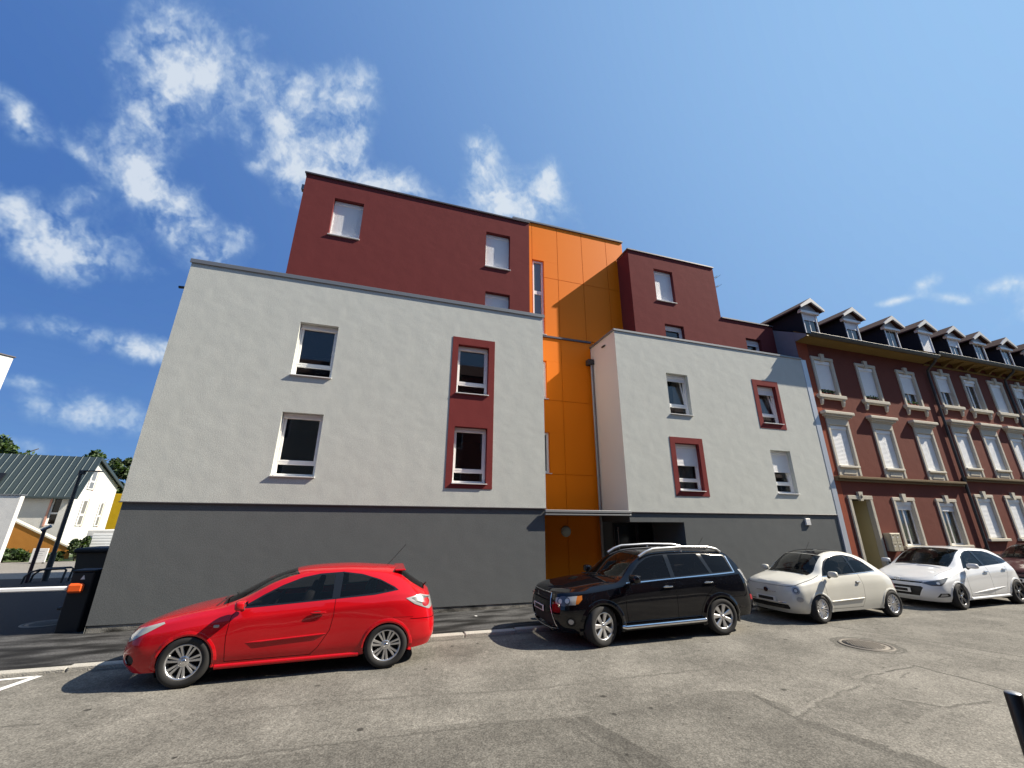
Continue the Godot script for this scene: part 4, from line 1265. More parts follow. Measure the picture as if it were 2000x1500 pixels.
func walk_y(x: float, z: float) -> float: # pavement: level along the wall, down to the kerb
	var t := clampf((z + 10.75) / 2.0, 0.0, 1.0)
	return lerpf(maxf(0.015, ground_y(x) + 0.05), ground_y(x) + 0.062, t)

# wear on the road: tracks, mended squares, tarred joints, cracks, oil; x -8 to 24, z -9.5 to -1.5
func road_picture() -> ImageTexture:
	var w := 2048
	var h := 512
	var f := FastNoiseLite.new()
	f.seed = 77; f.frequency = 0.012; f.fractal_octaves = 4; f.fractal_type = FastNoiseLite.FRACTAL_FBM
	var broad := f.get_image(w, h)
	broad.convert(Image.FORMAT_L8)
	f.seed = 78; f.frequency = 0.11; f.fractal_octaves = 2
	var speck := f.get_image(w, h)
	speck.convert(Image.FORMAT_L8)
	var b := broad.get_data()
	var s := speck.get_data()
	var v := PackedFloat32Array(); v.resize(w * h)
	for i in w * h:
		v[i] = 0.88 + (b[i] - 128) * 0.0010 + (s[i] - 128) * 0.0006
	var px := func(x: float, z: float): return Vector2((x + 8.0) / 32.0 * w, (z + 9.5) / 8.0 * h)
	# mended places: outline in metres, tone
	var patches := [
		[[2.36, -5.06, 4.45, -5.10, 4.72, -4.95, 4.75, -4.5, 4.68, -4.15, 4.85, -3.6, 5.1, -2.6, 2.9, -2.6, 2.55, -4.0], 0.90],
		[[6.62, -4.93, 7.97, -5.02, 8.02, -4.3, 7.9, -3.4, 6.7, -3.4, 6.3, -4.3], 1.08],
		[[2.22, -5.06, 2.5, -5.05, 2.75, -3.9, 3.1, -2.6, 2.6, -2.6, 2.36, -4.0], 0.84],
		[[-8, -5.42, 1.6, -5.2, 2.25, -5.08, 2.4, -4.0, 2.7, -1.5, -8, -1.5], 0.90],
		[[9.2, -7.1, 9.75, -5.9, 10.15, -4.7, 10.6, -1.5, 24, -1.5, 24, -7.6], 0.95],
		[[4.8, -4.9, 6.55, -4.9, 6.2, -4.2, 4.75, -4.4], 1.03],
		[[-4, -8.3, 2, -8.25, 6, -8.2, 6, -7.6, 2, -7.7, -4, -7.8], 0.93]]
	for q in patches:
		var poly := PackedVector2Array()
		for i in range(0, q[0].size(), 2): poly.append(px.call(q[0][i], q[0][i + 1]))
		var r := Rect2(poly[0], Vector2.ZERO)
		for p in poly: r = r.expand(p)
		for j in range(maxi(0, int(r.position.y)), mini(h, int(r.end.y) + 1)):
			var x0 := maxi(0, int(r.position.x))
			for i in range(x0, mini(w, int(r.end.x) + 1)):
				var wob := (b[j * w + i] - 128) * 0.05
				if Geometry2D.is_point_in_polygon(Vector2(i + wob, j + wob), poly): v[j * w + i] *= q[1]
	# joints, tar and cracks: path in metres, width in centimetres, tone
	var lines := [
		[[-8, -5.42, -1.7, -5.35, -.87, -5.33, .6, -5.24, 1.65, -5.18, 2.28, -5.07], 2.4, 0.83],
		[[-8, -5.5, -1.7, -5.43, .6, -5.31, 1.65, -5.25], 7, 0.97],
		[[2.28, -5.07, 2.42, -4.5, 2.6, -3.9, 3.0, -2.6], 3, 0.82], [[2.2, -5.08, 2.25, -4.0, 2.5, -2.6], 4, 0.86],
		[[2.4, -5.08, 3.4, -5.12, 4.45, -5.13, 4.75, -4.97, 4.8, -4.5], 7, 0.92],
		[[4.75, -4.9, 4.72, -4.5, 4.70, -4.15], 5, 0.80], [[4.70, -4.15, 4.87, -3.6, 5.15, -2.6], 12, 0.83],
		[[4.73, -4.35, 5.6, -4.62, 6.35, -4.78], 4, 1.10], [[4.73, -4.30, 5.6, -4.57, 6.35, -4.73], 1.6, 0.89], [[5.0, -3.5, 6.3, -3.9, 7.4, -3.95], 8, 1.04],
		[[6.62, -4.93, 7.97, -5.02], 2.6, 0.77], [[6.6, -4.97, 7.9, -5.07], 5, 1.08], [[7.97, -5.02, 7.99, -4.27, 7.92, -3.4], 2.6, 0.77],
		[[9.2, -7.1, 9.72, -5.9, 10.11, -4.75, 10.5, -2.5], 2.4, 0.80], [[9.0, -6.6, 9.5, -5.6, 9.7, -4.6], 1.6, 0.85], [[9.0, -7.6, 9.25, -7.1], 2, 0.89],
		[[-8, -6.6, -4.5, -6.75, -3.7, -6.79, -3.3, -6.75], 2.6, 0.87], [[-8, -6.2, -4.2, -6.5, -3.5, -6.55], 2, 0.90],
		[[-1.8, -6.5, .5, -6.25, 2.25, -5.96, 3.8, -5.93, 5.06, -5.86, 5.6, -5.9], 3, 0.91],
		[[6.3, -4.3, 6.6, -3.95, 7.3, -3.9], 2.4, 0.86], [[7.2, -4.75, 7.55, -4.85], 1.5, 0.91],
		[[-6, -8.68, 0, -8.64, 6, -8.62, 12, -8.62], 9, 0.88], [[-2, -8.45, 2.4, -8.38, 5, -8.4], 3, 1.04]]
	for rr in [.43, .50]:   # tar round the iron cover
		var ring := []
		for k in 25: ring.append_array([8.43 + cos(TAU * k / 24) * rr * (1.0 + .12 * sin(k * 2.1)), -6.0 + sin(TAU * k / 24) * rr])
		lines.append([ring, 2.5, .82])
	for q in lines:
		var pts := []
		for i in range(0, q[0].size(), 2): pts.append(px.call(q[0][i], q[0][i + 1]))
		var wd: float = q[1] / 100.0 / 32.0 * w
		for k in pts.size() - 1:
			var steps := int(pts[k].distance_to(pts[k + 1]) * 2) + 1
			for m in steps:
				var p: Vector2 = pts[k].lerp(pts[k + 1], m / float(steps))
				var nz := f.get_noise_2d(p.x * 0.5, p.y * 0.5 + k * 40.0)
				p += Vector2(nz, nz) * 2.2
				var half := wd * (0.5 + 0.25 * nz)
				for j in range(maxi(0, int(p.y - half)), mini(h, int(ceil(p.y + half)))):
					for i in range(maxi(0, int(p.x - half)), mini(w, int(ceil(p.x + half)))):
						var at := j * w + i
						v[at] = minf(v[at], 0.88 * q[2]) if q[2] < 1.0 else maxf(v[at], 0.88 * q[2])
	# drips and gum
	for k in 260:
		var p: Vector2 = px.call(rng.randf_range(-6, 20), rng.randf_range(-8.6, -2.6))
		var r := rng.randf_range(0.6, 2.4)
		var tn := rng.randf_range(.55, .85) if rng.randf() < .7 else rng.randf_range(1.1, 1.25)
		for j in range(maxi(0, int(p.y - r)), mini(h, int(p.y + r + 1))):
			for i in range(maxi(0, int(p.x - r)), mini(w, int(p.x + r + 1))):
				if Vector2(i, j).distance_to(p) < r: v[j * w + i] *= tn
	var out := PackedByteArray(); out.resize(w * h)
	for i in w * h: out[i] = clampi(int(v[i] * 255), 0, 255)
	return ImageTexture.create_from_image(Image.create_from_data(w, h, false, Image.FORMAT_L8, out))

func sheet(x0: float, x1: float, z0: float, z1: float, step: float, height: Callable) -> SurfaceTool:
	var st := ST()
	var nx := int(ceil((x1 - x0) / step))
	var nz := maxi(1, int(ceil((z1 - z0) / step)))
	for i in nx:
		for j in nz:
			var q := []
			for k in [[0, 1], [1, 1], [1, 0], [0, 0]]:
				var x: float = x0 + (x1 - x0) * (i + k[0]) / nx
				var z: float = z0 + (z1 - z0) * (j + k[1]) / nz
				q.append(Vector3(x, height.call(x, z), z))
			var n: Vector3 = (q[1] - q[0]).cross(q[2] - q[0]).normalized()
			for k in [0, 2, 1, 0, 3, 2]:
				st.set_normal(n)
				st.set_uv2(Vector2((q[k].x + 8.0) / 32.0, (q[k].z + 9.5) / 8.0))
				st.add_vertex(q[k])
	return st

func ground():
	var far := ST()
	quad(far, Vector3(-900, -.42, 700), Vector3(900, -.42, 700), Vector3(900, -.42, -900), Vector3(-900, -.42, -900))
	struct("ground", far, M.grass)
	struct("road", sheet(-70, 90, -8.80, -2.6, 1.5, func(x, z): return ground_y(x)), M.road)
	struct("pavement", sheet(-70, 90, -10.9, -8.83, 1.0, func(x, z): return walk_y(x, z)), M.pavement)
	struct("near_pavement", sheet(-70, 90, -2.42, 6.2, 2.0, func(x, z): return ground_y(x) + .11), M.pavement)
	var kerb := Node3D.new()
	kerb.name = "kerb"
	kerb.set_meta("kind", "structure")
	add_child(kerb)
	var x := -13.0
	while x < 34.0:
		var long := rng.randf_range(.92, 1.08)
		var st := ST()
		var y := ground_y(x + long / 2)
		var dz := rng.randf_range(-.008, .008)
		box(st, x + .006, x + long - .006, y - .12, y + .062 + rng.randf_range(-.006, .006), -8.85, -8.69 + dz, .014)
		obj("kerb_stone", st, M.kerb, kerb)
		x += long
	var near := Node3D.new()
	near.name = "near_kerb"
	near.set_meta("kind", "structure")
	add_child(near)
	for i in 24:
		var st := ST()
		var y := ground_y(i - 6)
		box(st, i - 9.0 + .006, i - 8.0 - .006, y - .12, y + .115, -2.62, -2.42, .014)
		obj("kerb_stone", st, M.kerb, near)
	# white lines by the driveway
	for q in [[-6.6, -8.55, -4.42, -8.60, .04], [-4.40, -8.62, -4.78, -7.2, .055]]:
		var st := ST()
		var a := Vector2(q[0], q[1])
		var b := Vector2(q[2], q[3])
		var n: Vector2 = (b - a).normalized().orthogonal() * q[4]
		var P := func(p: Vector2): return Vector3(p.x, ground_y(p.x) + .005, p.y)
		if n.y > 0: n = -n
		quad(st, P.call(a - n), P.call(b - n), P.call(b + n), P.call(a + n)) if b.x > a.x else quad(st, P.call(b - n), P.call(a - n), P.call(a + n), P.call(b + n))
		struct("road_marking", st, M.marking)
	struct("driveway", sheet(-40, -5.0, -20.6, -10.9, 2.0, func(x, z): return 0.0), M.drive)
	struct("side_road", sheet(-80, 60, -28.5, -20.6, 4.0, func(x, z): return -.03), M.light_road)
	struct("yard", sheet(-80, 80, -90, -28.5, 8.0, func(x, z): return -.06), M.grass)
	# cast iron covers
	for q in [[8.43, -6.0, .33, "round cast iron manhole cover sunk in the sunlit road"], [-6.3, -12.0, .3, "round manhole cover in the shaded dark driveway"]]:
		var t := thing("manhole_cover", q[3], "manhole", Vector3(q[0], ground_y(q[0]) if q[1] > -9 else 0.0, q[1]), "manhole covers")
		var y: float = (ground_y(q[0]) if q[1] > -9 else 0.0)
		var st := ST()
		lathe(st, Vector3(q[0], y, q[1]), Vector3.UP, [Vector2(q[2] + .07, .002), Vector2(q[2] + .065, .008), Vector2(q[2] + .012, .009), Vector2(q[2] + .01, .003)], 36)
		obj("rim_ring", st, M.cast_iron, t)
		var c := ST()
		lathe(c, Vector3(q[0], y, q[1]), Vector3.UP, [Vector2(q[2], .002), Vector2(q[2], .006), Vector2(0, .006)], 36)
		obj("cover", c, M.cast_iron, t)
		var kn := ST()
		for i in range(-5, 6):
			for j in range(-5, 6):
				var p := Vector2(i, j) * .052
				if p.length() < q[2] - .05: box(kn, q[0] + p.x - .016, q[0] + p.x + .016, y + .005, y + .013, q[1] + p.y - .016, q[1] + p.y + .016, .003)
		var o := obj("tread_studs", kn, M.cast_iron, t)
		o.set_meta("kind", "stuff")
# ---------------------------------------------------------------- walls and windows
# front of a wall in the plane z, with openings [x0, x1, y0, y1]; the sides of the openings go back by depth
func wall_front(st: SurfaceTool, x0: float, x1: float, y0: float, y1: float, z: float, holes: Array, depth: float):
	var xs := [x0, x1]
	var ys := [y0, y1]
	for h in holes:
		for v in [h[0], h[1]]:
			if v > x0 and v < x1: xs.append(v)
		for v in [h[2], h[3]]:
			if v > y0 and v < y1: ys.append(v)
	xs.sort(); ys.sort()
	for i in xs.size() - 1:
		if xs[i + 1] - xs[i] < 1e-5: continue
		for j in ys.size() - 1:
			if ys[j + 1] - ys[j] < 1e-5: continue
			var cx: float = (xs[i] + xs[i + 1]) / 2
			var cy: float = (ys[j] + ys[j + 1]) / 2
			var open := false
			for h in holes:
				if cx > h[0] and cx < h[1] and cy > h[2] and cy < h[3]: open = true
			if not open:
				quad(st, Vector3(xs[i], ys[j], z), Vector3(xs[i + 1], ys[j], z), Vector3(xs[i + 1], ys[j + 1], z), Vector3(xs[i], ys[j + 1], z))
	for h in holes:
		var d: float = h[4] if h.size() > 4 else depth
		if d <= 0: continue
		var a := Vector3(h[0], h[2], z); var b := Vector3(h[1], h[2], z); var c := Vector3(h[1], h[3], z); var e := Vector3(h[0], h[3], z)
		var k := Vector3(0, 0, -d)
		if h[2] > y0: quad(st, a, b, b + k, a + k)
		quad(st, c, e, e + k, c + k)
		quad(st, e, a, a + k, e + k)
		quad(st, b, c, c + k, b + k)

func frame_ring(st: SurfaceTool, x0: float, x1: float, y0: float, y1: float, w: float, z0: float, z1: float, bev := .006):
	box(st, x0, x0 + w, y0, y1, z0, z1, bev)
	box(st, x1 - w, x1, y0, y1, z0, z1, bev)
	box(st, x0 + w, x1 - w, y0, y0 + w, z0, z1, bev)
	box(st, x0 + w, x1 - w, y1 - w, y1, z0, z1, bev)

func slats(st: SurfaceTool, x0: float, x1: float, y0: float, y1: float, z: float, pitch := .045):
	var n := maxi(1, int(round((y1 - y0) / pitch)))
	var p := (y1 - y0) / n
	for i in n:
		var a := y0 + i * p
		var prof := [[a, z - .006], [a + p * .12, z], [a + p * .5, z + .004], [a + p * .88, z], [a + p, z - .006]]
		for k in 4:
			quad(st, Vector3(x0, prof[k][0], prof[k][1]), Vector3(x1, prof[k][0], prof[k][1]), Vector3(x1, prof[k + 1][0], prof[k + 1][1]), Vector3(x0, prof[k + 1][0], prof[k + 1][1]))

func room(st: SurfaceTool, x0: float, x1: float, y0: float, y1: float, z: float, deep: float):
	var b := z - deep
	quad(st, Vector3(x0, y0, b), Vector3(x1, y0, b), Vector3(x1, y1, b), Vector3(x0, y1, b))
	quad(st, Vector3(x0, y0, z), Vector3(x1, y0, z), Vector3(x1, y0, b), Vector3(x0, y0, b))
	quad(st, Vector3(x0, y1, b), Vector3(x1, y1, b), Vector3(x1, y1, z), Vector3(x0, y1, z))
	quad(st, Vector3(x0, y0, z), Vector3(x0, y0, b), Vector3(x0, y1, b), Vector3(x0, y1, z))
	quad(st, Vector3(x1, y0, b), Vector3(x1, y0, z), Vector3(x1, y1, z), Vector3(x1, y1, b))

# a plastic window in an opening: fixed light below, sash above, roller shutter down to a share of the height
func pvc_window(house: Node3D, x0: float, x1: float, y0: float, y1: float, z: float, depth: float, shut: float, tilt := false, curtain := 0.0):
	var f := z - depth
	var st := ST()
	var top := y1 - .015
	frame_ring(st, x0, x1, y0 + .005, top, .055, f - .05, f + .015)
	if shut < 1.0:
		box(st, x0 + .05, x1 - .05, y0 + .285, y0 + .345, f - .045, f + .02, .006)
		if not tilt: frame_ring(st, x0 + .045, x1 - .045, y0 + .335, top - .045, .045, f - .035, f + .025)
		frame_ring(st, x0 + .045, x1 - .045, y0 + .045, y0 + .29, .018, f - .035, f + .018)
	var win := obj("window", st, M.pvc, house)
	if shut < 1.0:
		var g := ST()
		box(g, x0 + .075, x1 - .075, y0 + .07, y0 + .265, f - .022, f - .012)
		obj("pane", g, M.window_glass, win)
		var s := ST()
		if tilt: # upper sash tipped inwards
			var h := top - .05 - (y0 + .34)
			var sash := ST()
			frame_ring(sash, x0 + .05 - x0, x1 - .05 - x0, 0, h, .05, -.03, .03)
			box(s, .095, x1 - x0 - .095, .045, h - .045, -.006, .006)
			var b := Basis(Vector3(1, 0, 0), -.14)
			var so := obj("tilted_sash", sash, M.pvc, win)
			so.transform = Transform3D(b, Vector3(x0, y0 + .34, f - .01))
			var go := obj("pane", s, M.window_glass, win)
			go.transform = so.transform
		else:
			box(s, x0 + .095, x1 - .095, y0 + .375, top - .095, f - .012, f - .002)
			obj("pane", s, M.window_glass, win)
		var r := ST()
		room(r, x0 - .5, x1 + .5, y0 - .45, y1 + .12, f - .06, 2.6)
		obj("room_behind", r, M.room, win)
		if curtain > 0.0:
			var c := ST()
			var n := 14
			for i in n:
				var a := lerpf(x1 - (x1 - x0) * curtain, x1 - .06, i / float(n))
				var b2 := lerpf(x1 - (x1 - x0) * curtain, x1 - .06, (i + 1) / float(n))
				quad(c, Vector3(a, y0 + .05, f - .16 + .02 * (i % 2)), Vector3(b2, y0 + .05, f - .16 + .02 * ((i + 1) % 2)), Vector3(b2, y1 - .1, f - .16 + .02 * ((i + 1) % 2)), Vector3(a, y1 - .1, f - .16 + .02 * (i % 2)))
			obj("curtain", c, M.curtain, win)
	var cas := ST()
	box(cas, x0 + .005, x1 - .005, y1 - .125, y1 - .004, f - .02, f + .07, .012)
	obj("shutter_box", cas, M.pvc, win)
	if shut > 0.0:
		var sh := ST()
		var low := y1 - .12 - (y1 - .12 - y0 - .02) * shut
		slats(sh, x0 + .03, x1 - .03, low, y1 - .12, f + .045, .04)
		box(sh, x0 + .03, x1 - .03, low - .02, low, f + .036, f + .052, .004)
		obj("roller_shutter", sh, M.shutter, win)
	for x in [x0 + .002, x1 - .032]:
		var rail := ST()
		box(rail, x, x + .03, y0 + .02, y1 - .12, f + .018, f + .06)
		obj("shutter_rail", rail, M.pvc, win)
	var sill := ST()
	box(sill, x0 - .02, x1 + .02, y0 - .028, y0 - .006, f, z + .05, .004)
	quad(sill, Vector3(x0, y0 - .006, z + .05), Vector3(x1, y0 - .006, z + .05), Vector3(x1, y0 + .015, f + .02), Vector3(x0, y0 + .015, f + .02))
	obj("sill", sill, M.pvc, win)

func coping(house: Node3D, x0: float, x1: float, y: float, z: float, back: float, m: Material, over := .04, thick := .07):
	var st := ST()
	box(st, x0, x1, y - thick, y + .012, z - .0, z + over, .006)
	box(st, x0, x1, y - .012, y + .012, z - back, z - .002, .004)
	obj("coping", st, m, house)

func apartment_house():
	var t := thing("apartment_house", "new rendered apartment house in pale grey, maroon and orange above a dark grey base", "building", Vector3(5, 0, -10.7))
	var D := -10.7
	var sep := 2.40
	# ---- left wing
	var left := [[-2.39, -1.47, 5.48, 6.92], [-2.41, -1.50, 3.02, 4.52]]
	var st := ST()
	wall_front(st, -5.05, 4.34, sep, 8.2, D, left + [[1.575, 2.815, 2.85, 7.09, .05]], .2)
	quad(st, Vector3(4.34, sep, D), Vector3(4.34, sep, -12.4), Vector3(4.34, 8.2, -12.4), Vector3(4.34, 8.2, D))
	quad(st, Vector3(-5.05, sep, -19), Vector3(-5.05, sep, D), Vector3(-5.05, 8.2, D), Vector3(-5.05, 8.2, -19))
	quad(st, Vector3(-5.05, sep, D), Vector3(-5.05, sep, D - .04), Vector3(4.34, sep, D - .04), Vector3(4.34, sep, D))
	var o := obj("left_wing_wall", st, M.wall_white, t)
	o.set_meta("label", "pale grey render of the wide left wing")
	st = ST()
	wall_front(st, -5.02, 4.31, .14, sep, D - .035, [], 0)
	quad(st, Vector3(-5.02, 0, -19), Vector3(-5.02, 0, D - .035), Vector3(-5.02, sep, D - .035), Vector3(-5.02, sep, -19))
	quad(st, Vector3(4.31, 0, D - .035), Vector3(4.31, 0, -12.4), Vector3(4.31, sep, -12.4), Vector3(4.31, sep, D - .035))
	obj("left_base_wall", st, M.wall_grey, t).set_meta("label", "dark grey render of the ground floor, left")
	st = ST()
	wall_front(st, -5.0, 4.3, -.3, .14, D - .05, [], 0)
	obj("concrete_plinth", st, M.concrete, t)
	st = ST()
	box(st, -5.07, 4.36, sep - .022, sep - .002, D - .03, D + .012, .003)
	obj("drip_rail", st, M.coping_dark, t)
	coping(t, -5.08, 4.40, 8.23, D, .4, M.coping, .035, .10)
	# red window panels
	for p in [[1.575, 2.815, 2.85, 7.09, [[1.74, 2.64, 5.42, 6.87], [1.75, 2.65, 2.99, 4.47]]], [12.44, 13.645, 5.20, 6.99, [[12.63, 13.50, 5.40, 6.80]]], [8.59, 9.845, 2.82, 4.635, [[8.77, 9.68, 2.99, 4.45]]]]:
		st = ST()
		wall_front(st, p[0], p[1], p[2], p[3], D + .013, p[4], .20)
		for e in [[p[0], p[0]], [p[1], p[1]]]: box(st, e[0] - .001, e[0] + .001, p[2], p[3], D - .01, D + .0125)
		box(st, p[0], p[1], p[2] - .001, p[2] + .001, D - .01, D + .0125)
		box(st, p[0], p[1], p[3] - .001, p[3] + .001, D - .01, D + .0125)
		obj("window_panel", st, M.frame_maroon, t)
	for w in left: pvc_window(t, w[0], w[1], w[2], w[3], D, .2, 0.0)
	pvc_window(t, 1.74, 2.64, 5.42, 6.87, D + .013, .2, 0.0)
	pvc_window(t, 1.75, 2.65, 2.99, 4.47, D + .013, .2, 0.0)
	# ---- right wing
	var right := [[8.76, 9.62, 5.41, 6.82], [12.67, 13.57, 3.0, 4.44]]
	st = ST()
	wall_front(st, 6.9, 15.14, sep - .06, 8.12, D, right + [[12.44, 13.645, 5.20, 6.99, .05], [8.59, 9.845, 2.82, 4.635, .05]], .2)
	quad(st, Vector3(6.9, sep - .06, -12.4), Vector3(8.9, sep - .06, -12.4), Vector3(8.9, sep - .06, D), Vector3(6.9, sep - .06, D))
	obj("right_wing_wall", st, M.wall_white, t).set_meta("label", "pale grey render of the right wing")
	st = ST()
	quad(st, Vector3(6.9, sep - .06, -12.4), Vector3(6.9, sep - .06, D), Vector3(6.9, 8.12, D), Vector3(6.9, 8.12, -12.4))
	obj("right_wing_side", st, M.side_bounce_tint, t).set_meta("label", "smooth side of the right wing facing the orange tower, bounced light put into its cream colour")
	st = ST()
	wall_front(st, 6.93, 15.14, .12, sep - .06, D - .03, [[6.93, 8.78, .12, 2.06, .0]], 0)
	quad(st, Vector3(8.78, 0, -12.3), Vector3(8.78, 0, D - .03), Vector3(8.78, 2.06, D - .03), Vector3(8.78, 2.06, -12.3))
	quad(st, Vector3(6.93, 2.06, -12.3), Vector3(8.78, 2.06, -12.3), Vector3(8.78, 2.06, D - .03), Vector3(6.93, 2.06, D - .03))
	quad(st, Vector3(6.93, 2.06, -12.3), Vector3(6.93, 2.06, D - .03), Vector3(6.93, 2.35, D - .03), Vector3(6.93, 2.35, -12.3))
	obj("right_base_wall", st, M.wall_grey, t).set_meta("label", "dark grey render of the ground floor, right")
	st = ST()
	box(st, 6.92, 15.14, sep - .082, sep - .062, D - .02, D + .012, .003)
	obj("drip_rail", st, M.coping_dark, t)
	st = ST()
	wall_front(st, 8.8, 15.14, -.3, .12, D - .045, [], 0)
	obj("concrete_plinth", st, M.concrete, t)
	coping(t, 6.86, 15.16, 8.15, D, .35, M.coping, .03, .06)
	st = ST()
	box(st, 6.855, 6.9 - .002, 8.09, 8.162, -12.34, D + .02, .004)
	obj("side_coping", st, M.coping, t)
	pvc_window(t, 8.76, 9.62, 5.41, 6.82, D, .2, .08, true, .45)
	pvc_window(t, 12.67, 13.57, 3.0, 4.44, D, .2, .46, true)
	pvc_window(t, 12.63, 13.50, 5.40, 6.80, D + .013, .2, .14, true, .5)
	pvc_window(t, 8.77, 9.68, 2.99, 4.45, D + .013, .2, .42, false, .9)
	# ---- maroon upper floors
	var Z := -11.57
	var mw := [[-2.29, -1.41, 10.35, 11.73], [2.65, 3.52, 10.27, 11.68], [2.68, 3.53, 7.9, 9.30]]
	st = ST()
	wall_front(st, -3.2, 4.24, 7.7, 12.42, Z, mw, .2)
	quad(st, Vector3(4.24, 7.7, Z), Vector3(4.24, 7.7, -12.4), Vector3(4.24, 12.42, -12.4), Vector3(4.24, 12.42, Z))
	quad(st, Vector3(-3.2, 7.7, -19), Vector3(-3.2, 7.7, Z), Vector3(-3.2, 12.42, Z), Vector3(-3.2, 12.42, -19))
	obj("upper_left_wall", st, M.wall_maroon, t).set_meta("label", "maroon render of the upper floors, left of the orange tower")
	for w in mw: pvc_window(t, w[0], w[1], w[2], w[3], Z, .2, 1.0)
	coping(t, -3.25, 4.25, 12.46, Z, .4, M.coping_dark, .05, .045)
	var mr := [[9.48, 10.36, 10.2, 11.62], [9.69, 10.55, 7.85, 9.22], [13.57, 14.35, 7.85, 9.19]]
	st = ST()
	wall_front(st, 8.37, 12.48, 7.7, 12.24, Z, mr.slice(0, 2), .2)
	wall_front(st, 12.48, 15.15, 7.7, 9.9, Z, [mr[2]], .2)
	quad(st, Vector3(8.37, 7.7, -12.4), Vector3(8.37, 7.7, Z), Vector3(8.37, 12.24, Z), Vector3(8.37, 12.24, -12.4))
	quad(st, Vector3(12.48, 9.9, Z), Vector3(12.48, 9.9, -19), Vector3(12.48, 12.24, -19), Vector3(12.48, 12.24, Z))
	obj("upper_right_wall", st, M.wall_maroon, t).set_meta("label", "maroon render of the upper floors, right of the orange tower")
	pvc_window(t, mr[0][0], mr[0][1], mr[0][2], mr[0][3], Z, .2, 1.0)
	pvc_window(t, mr[1][0], mr[1][1], mr[1][2], mr[1][3], Z, .2, .05)
	pvc_window(t, mr[2][0], mr[2][1], mr[2][2], mr[2][3], Z, .2, .1)
	coping(t, 8.33, 12.5, 12.28, Z, .4, M.coping_dark, .05, .045)
	coping(t, 12.49, 15.16, 9.94, Z, .4, M.coping_dark, .05, .045)
	st = ST()
	box(st, 8.325, 8.368, 12.235, 12.292, -12.34, Z + .03, .004)
	obj("side_coping", st, M.coping_dark, t)
	# ---- orange tower: sheets on a dark backing, with open joints
	var O := -12.35
	st = ST()
	wall_front(st, 3.8, 8.66, 0, 13.2, O - .03, [[4.66, 5.10, 8.42, 11.50], [4.62, 5.12, 6.02, 7.38], [4.62, 5.17, 3.53, 4.85]], .12)
	quad(st, Vector3(8.66, 7, O - .03), Vector3(8.66, 7, -19), Vector3(8.66, 13.2, -19), Vector3(8.66, 13.2, O - .03))
	obj("tower_backing", st, M.orange, t)
	var g := .006
	var sheets := [
		[[[4.26, 4.63, 8.40, 13.18]]], [[[4.645, 5.685, 11.52, 13.18], [5.115, 5.685, 10.815, 11.519]]], [[[5.115, 5.685, 8.40, 10.80]]],
		[[[5.70, 6.755, 10.815, 13.18]]], [[[6.77, 7.865, 10.815, 13.18]]], [[[7.88, 8.66, 10.815, 13.18]]],
		[[[5.70, 6.755, 8.40, 10.80]]], [[[6.77, 7.865, 8.40, 10.80]]], [[[7.88, 8.60, 8.40, 10.80]]],
		[[[4.36, 5.71, 7.41, 8.30], [5.135, 5.71, 5.99, 7.409]]], [[[5.725, 6.89, 5.99, 8.30]]],
		[[[4.36, 5.71, 4.87, 5.975], [5.185, 5.71, 3.51, 4.869]]], [[[5.725, 6.89, 3.51, 5.975]]],
		[[[4.36, 5.71, 2.2, 3.495]]], [[[5.725, 6.89, 2.2, 3.495]]],
		[[[4.36, 5.71, .12, 2.19]]], [[[5.725, 6.89, .12, 2.19]]]]
	for s in sheets:
		st = ST()
		for r in s[0]: box(st, r[0], r[1], r[2], r[3], O - .012, O, .0015)
		obj("cladding_panel", st, M.orange, t)
	st = ST()
	box(st, 4.4, 6.92, 8.315, 8.385, O - .02, O + .04, .006)
	obj("flashing", st, M.coping_dark, t)
	st = ST()
	box(st, 3.85, 8.70, 13.185, 13.26, O - .3, O + .05, .006)
	obj("tower_coping", st, M.coping, t)
	for w in [[4.66, 5.10, 8.42, 11.50], [4.62, 5.12, 6.02, 7.38], [4.62, 5.17, 3.53, 4.85]]:
		st = ST()
		frame_ring(st, w[0], w[1], w[2], w[3], .075, O - .14, O - .06)
		if w[3] > 11: box(st, w[0], w[1], 10.06, 10.21, O - .135, O - .075, .004)
		var win := obj("stair_window", st, M.pvc, t)
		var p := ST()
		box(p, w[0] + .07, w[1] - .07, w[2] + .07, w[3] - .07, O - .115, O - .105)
		obj("pane", p, M.pane_sky_tint, win)
		var rv := ST()
		for e in [w[0] - .005, w[1] + .001]: box(rv, e, e + .004, w[2], w[3], O - .14, O - .001)
		box(rv, w[0], w[1], w[3] + .001, w[3] + .005, O - .14, O - .001)
		obj("reveal", rv, M.orange, win)
		var sl := ST()
		box(sl, w[0] - .01, w[1] + .06, w[2] - .022, w[2] - .002, O - .12, O + .05, .004)
		obj("sill", sl, M.pvc, win)
	# ---- entrance: canopy, lamp, glazed door in a deep porch
	st = ST()
	box(st, 4.28, 6.925, 2.29, 2.36, -10.69, -10.595, .008)
	box(st, 4.35, 6.895, 2.30, 2.345, -12.34, -10.692, .004)
	var can := obj("entrance_canopy", st, M.zinc, t)
	st = ST()
	box(st, 4.28, 6.92, 2.22, 2.262, -10.68, -10.605, .008)
	obj("gutter_lip", st, M.zinc, can)
	st = ST()
	box(st, 4.35, 6.88, 2.23, 2.298, -12.33, -10.69, .004)
	obj("canopy_underside", st, M.coping, can)
	st = ST()
	lathe(st, Vector3(5.65, 1.77, O), Vector3(0, 0, 1), [Vector2(.16, 0), Vector2(.165, .03), Vector2(.14, .07), Vector2(.08, .095), Vector2(0, .10)], 28)
	obj("round_wall_lamp", st, mat(lin(.55, .55, .52), .35), t)
	st = ST()
	box(st, 6.9, 8.78, 0, 2.3, -12.36, -12.30)
	obj("porch_back", st, M.wall_grey, t)
	st = ST()
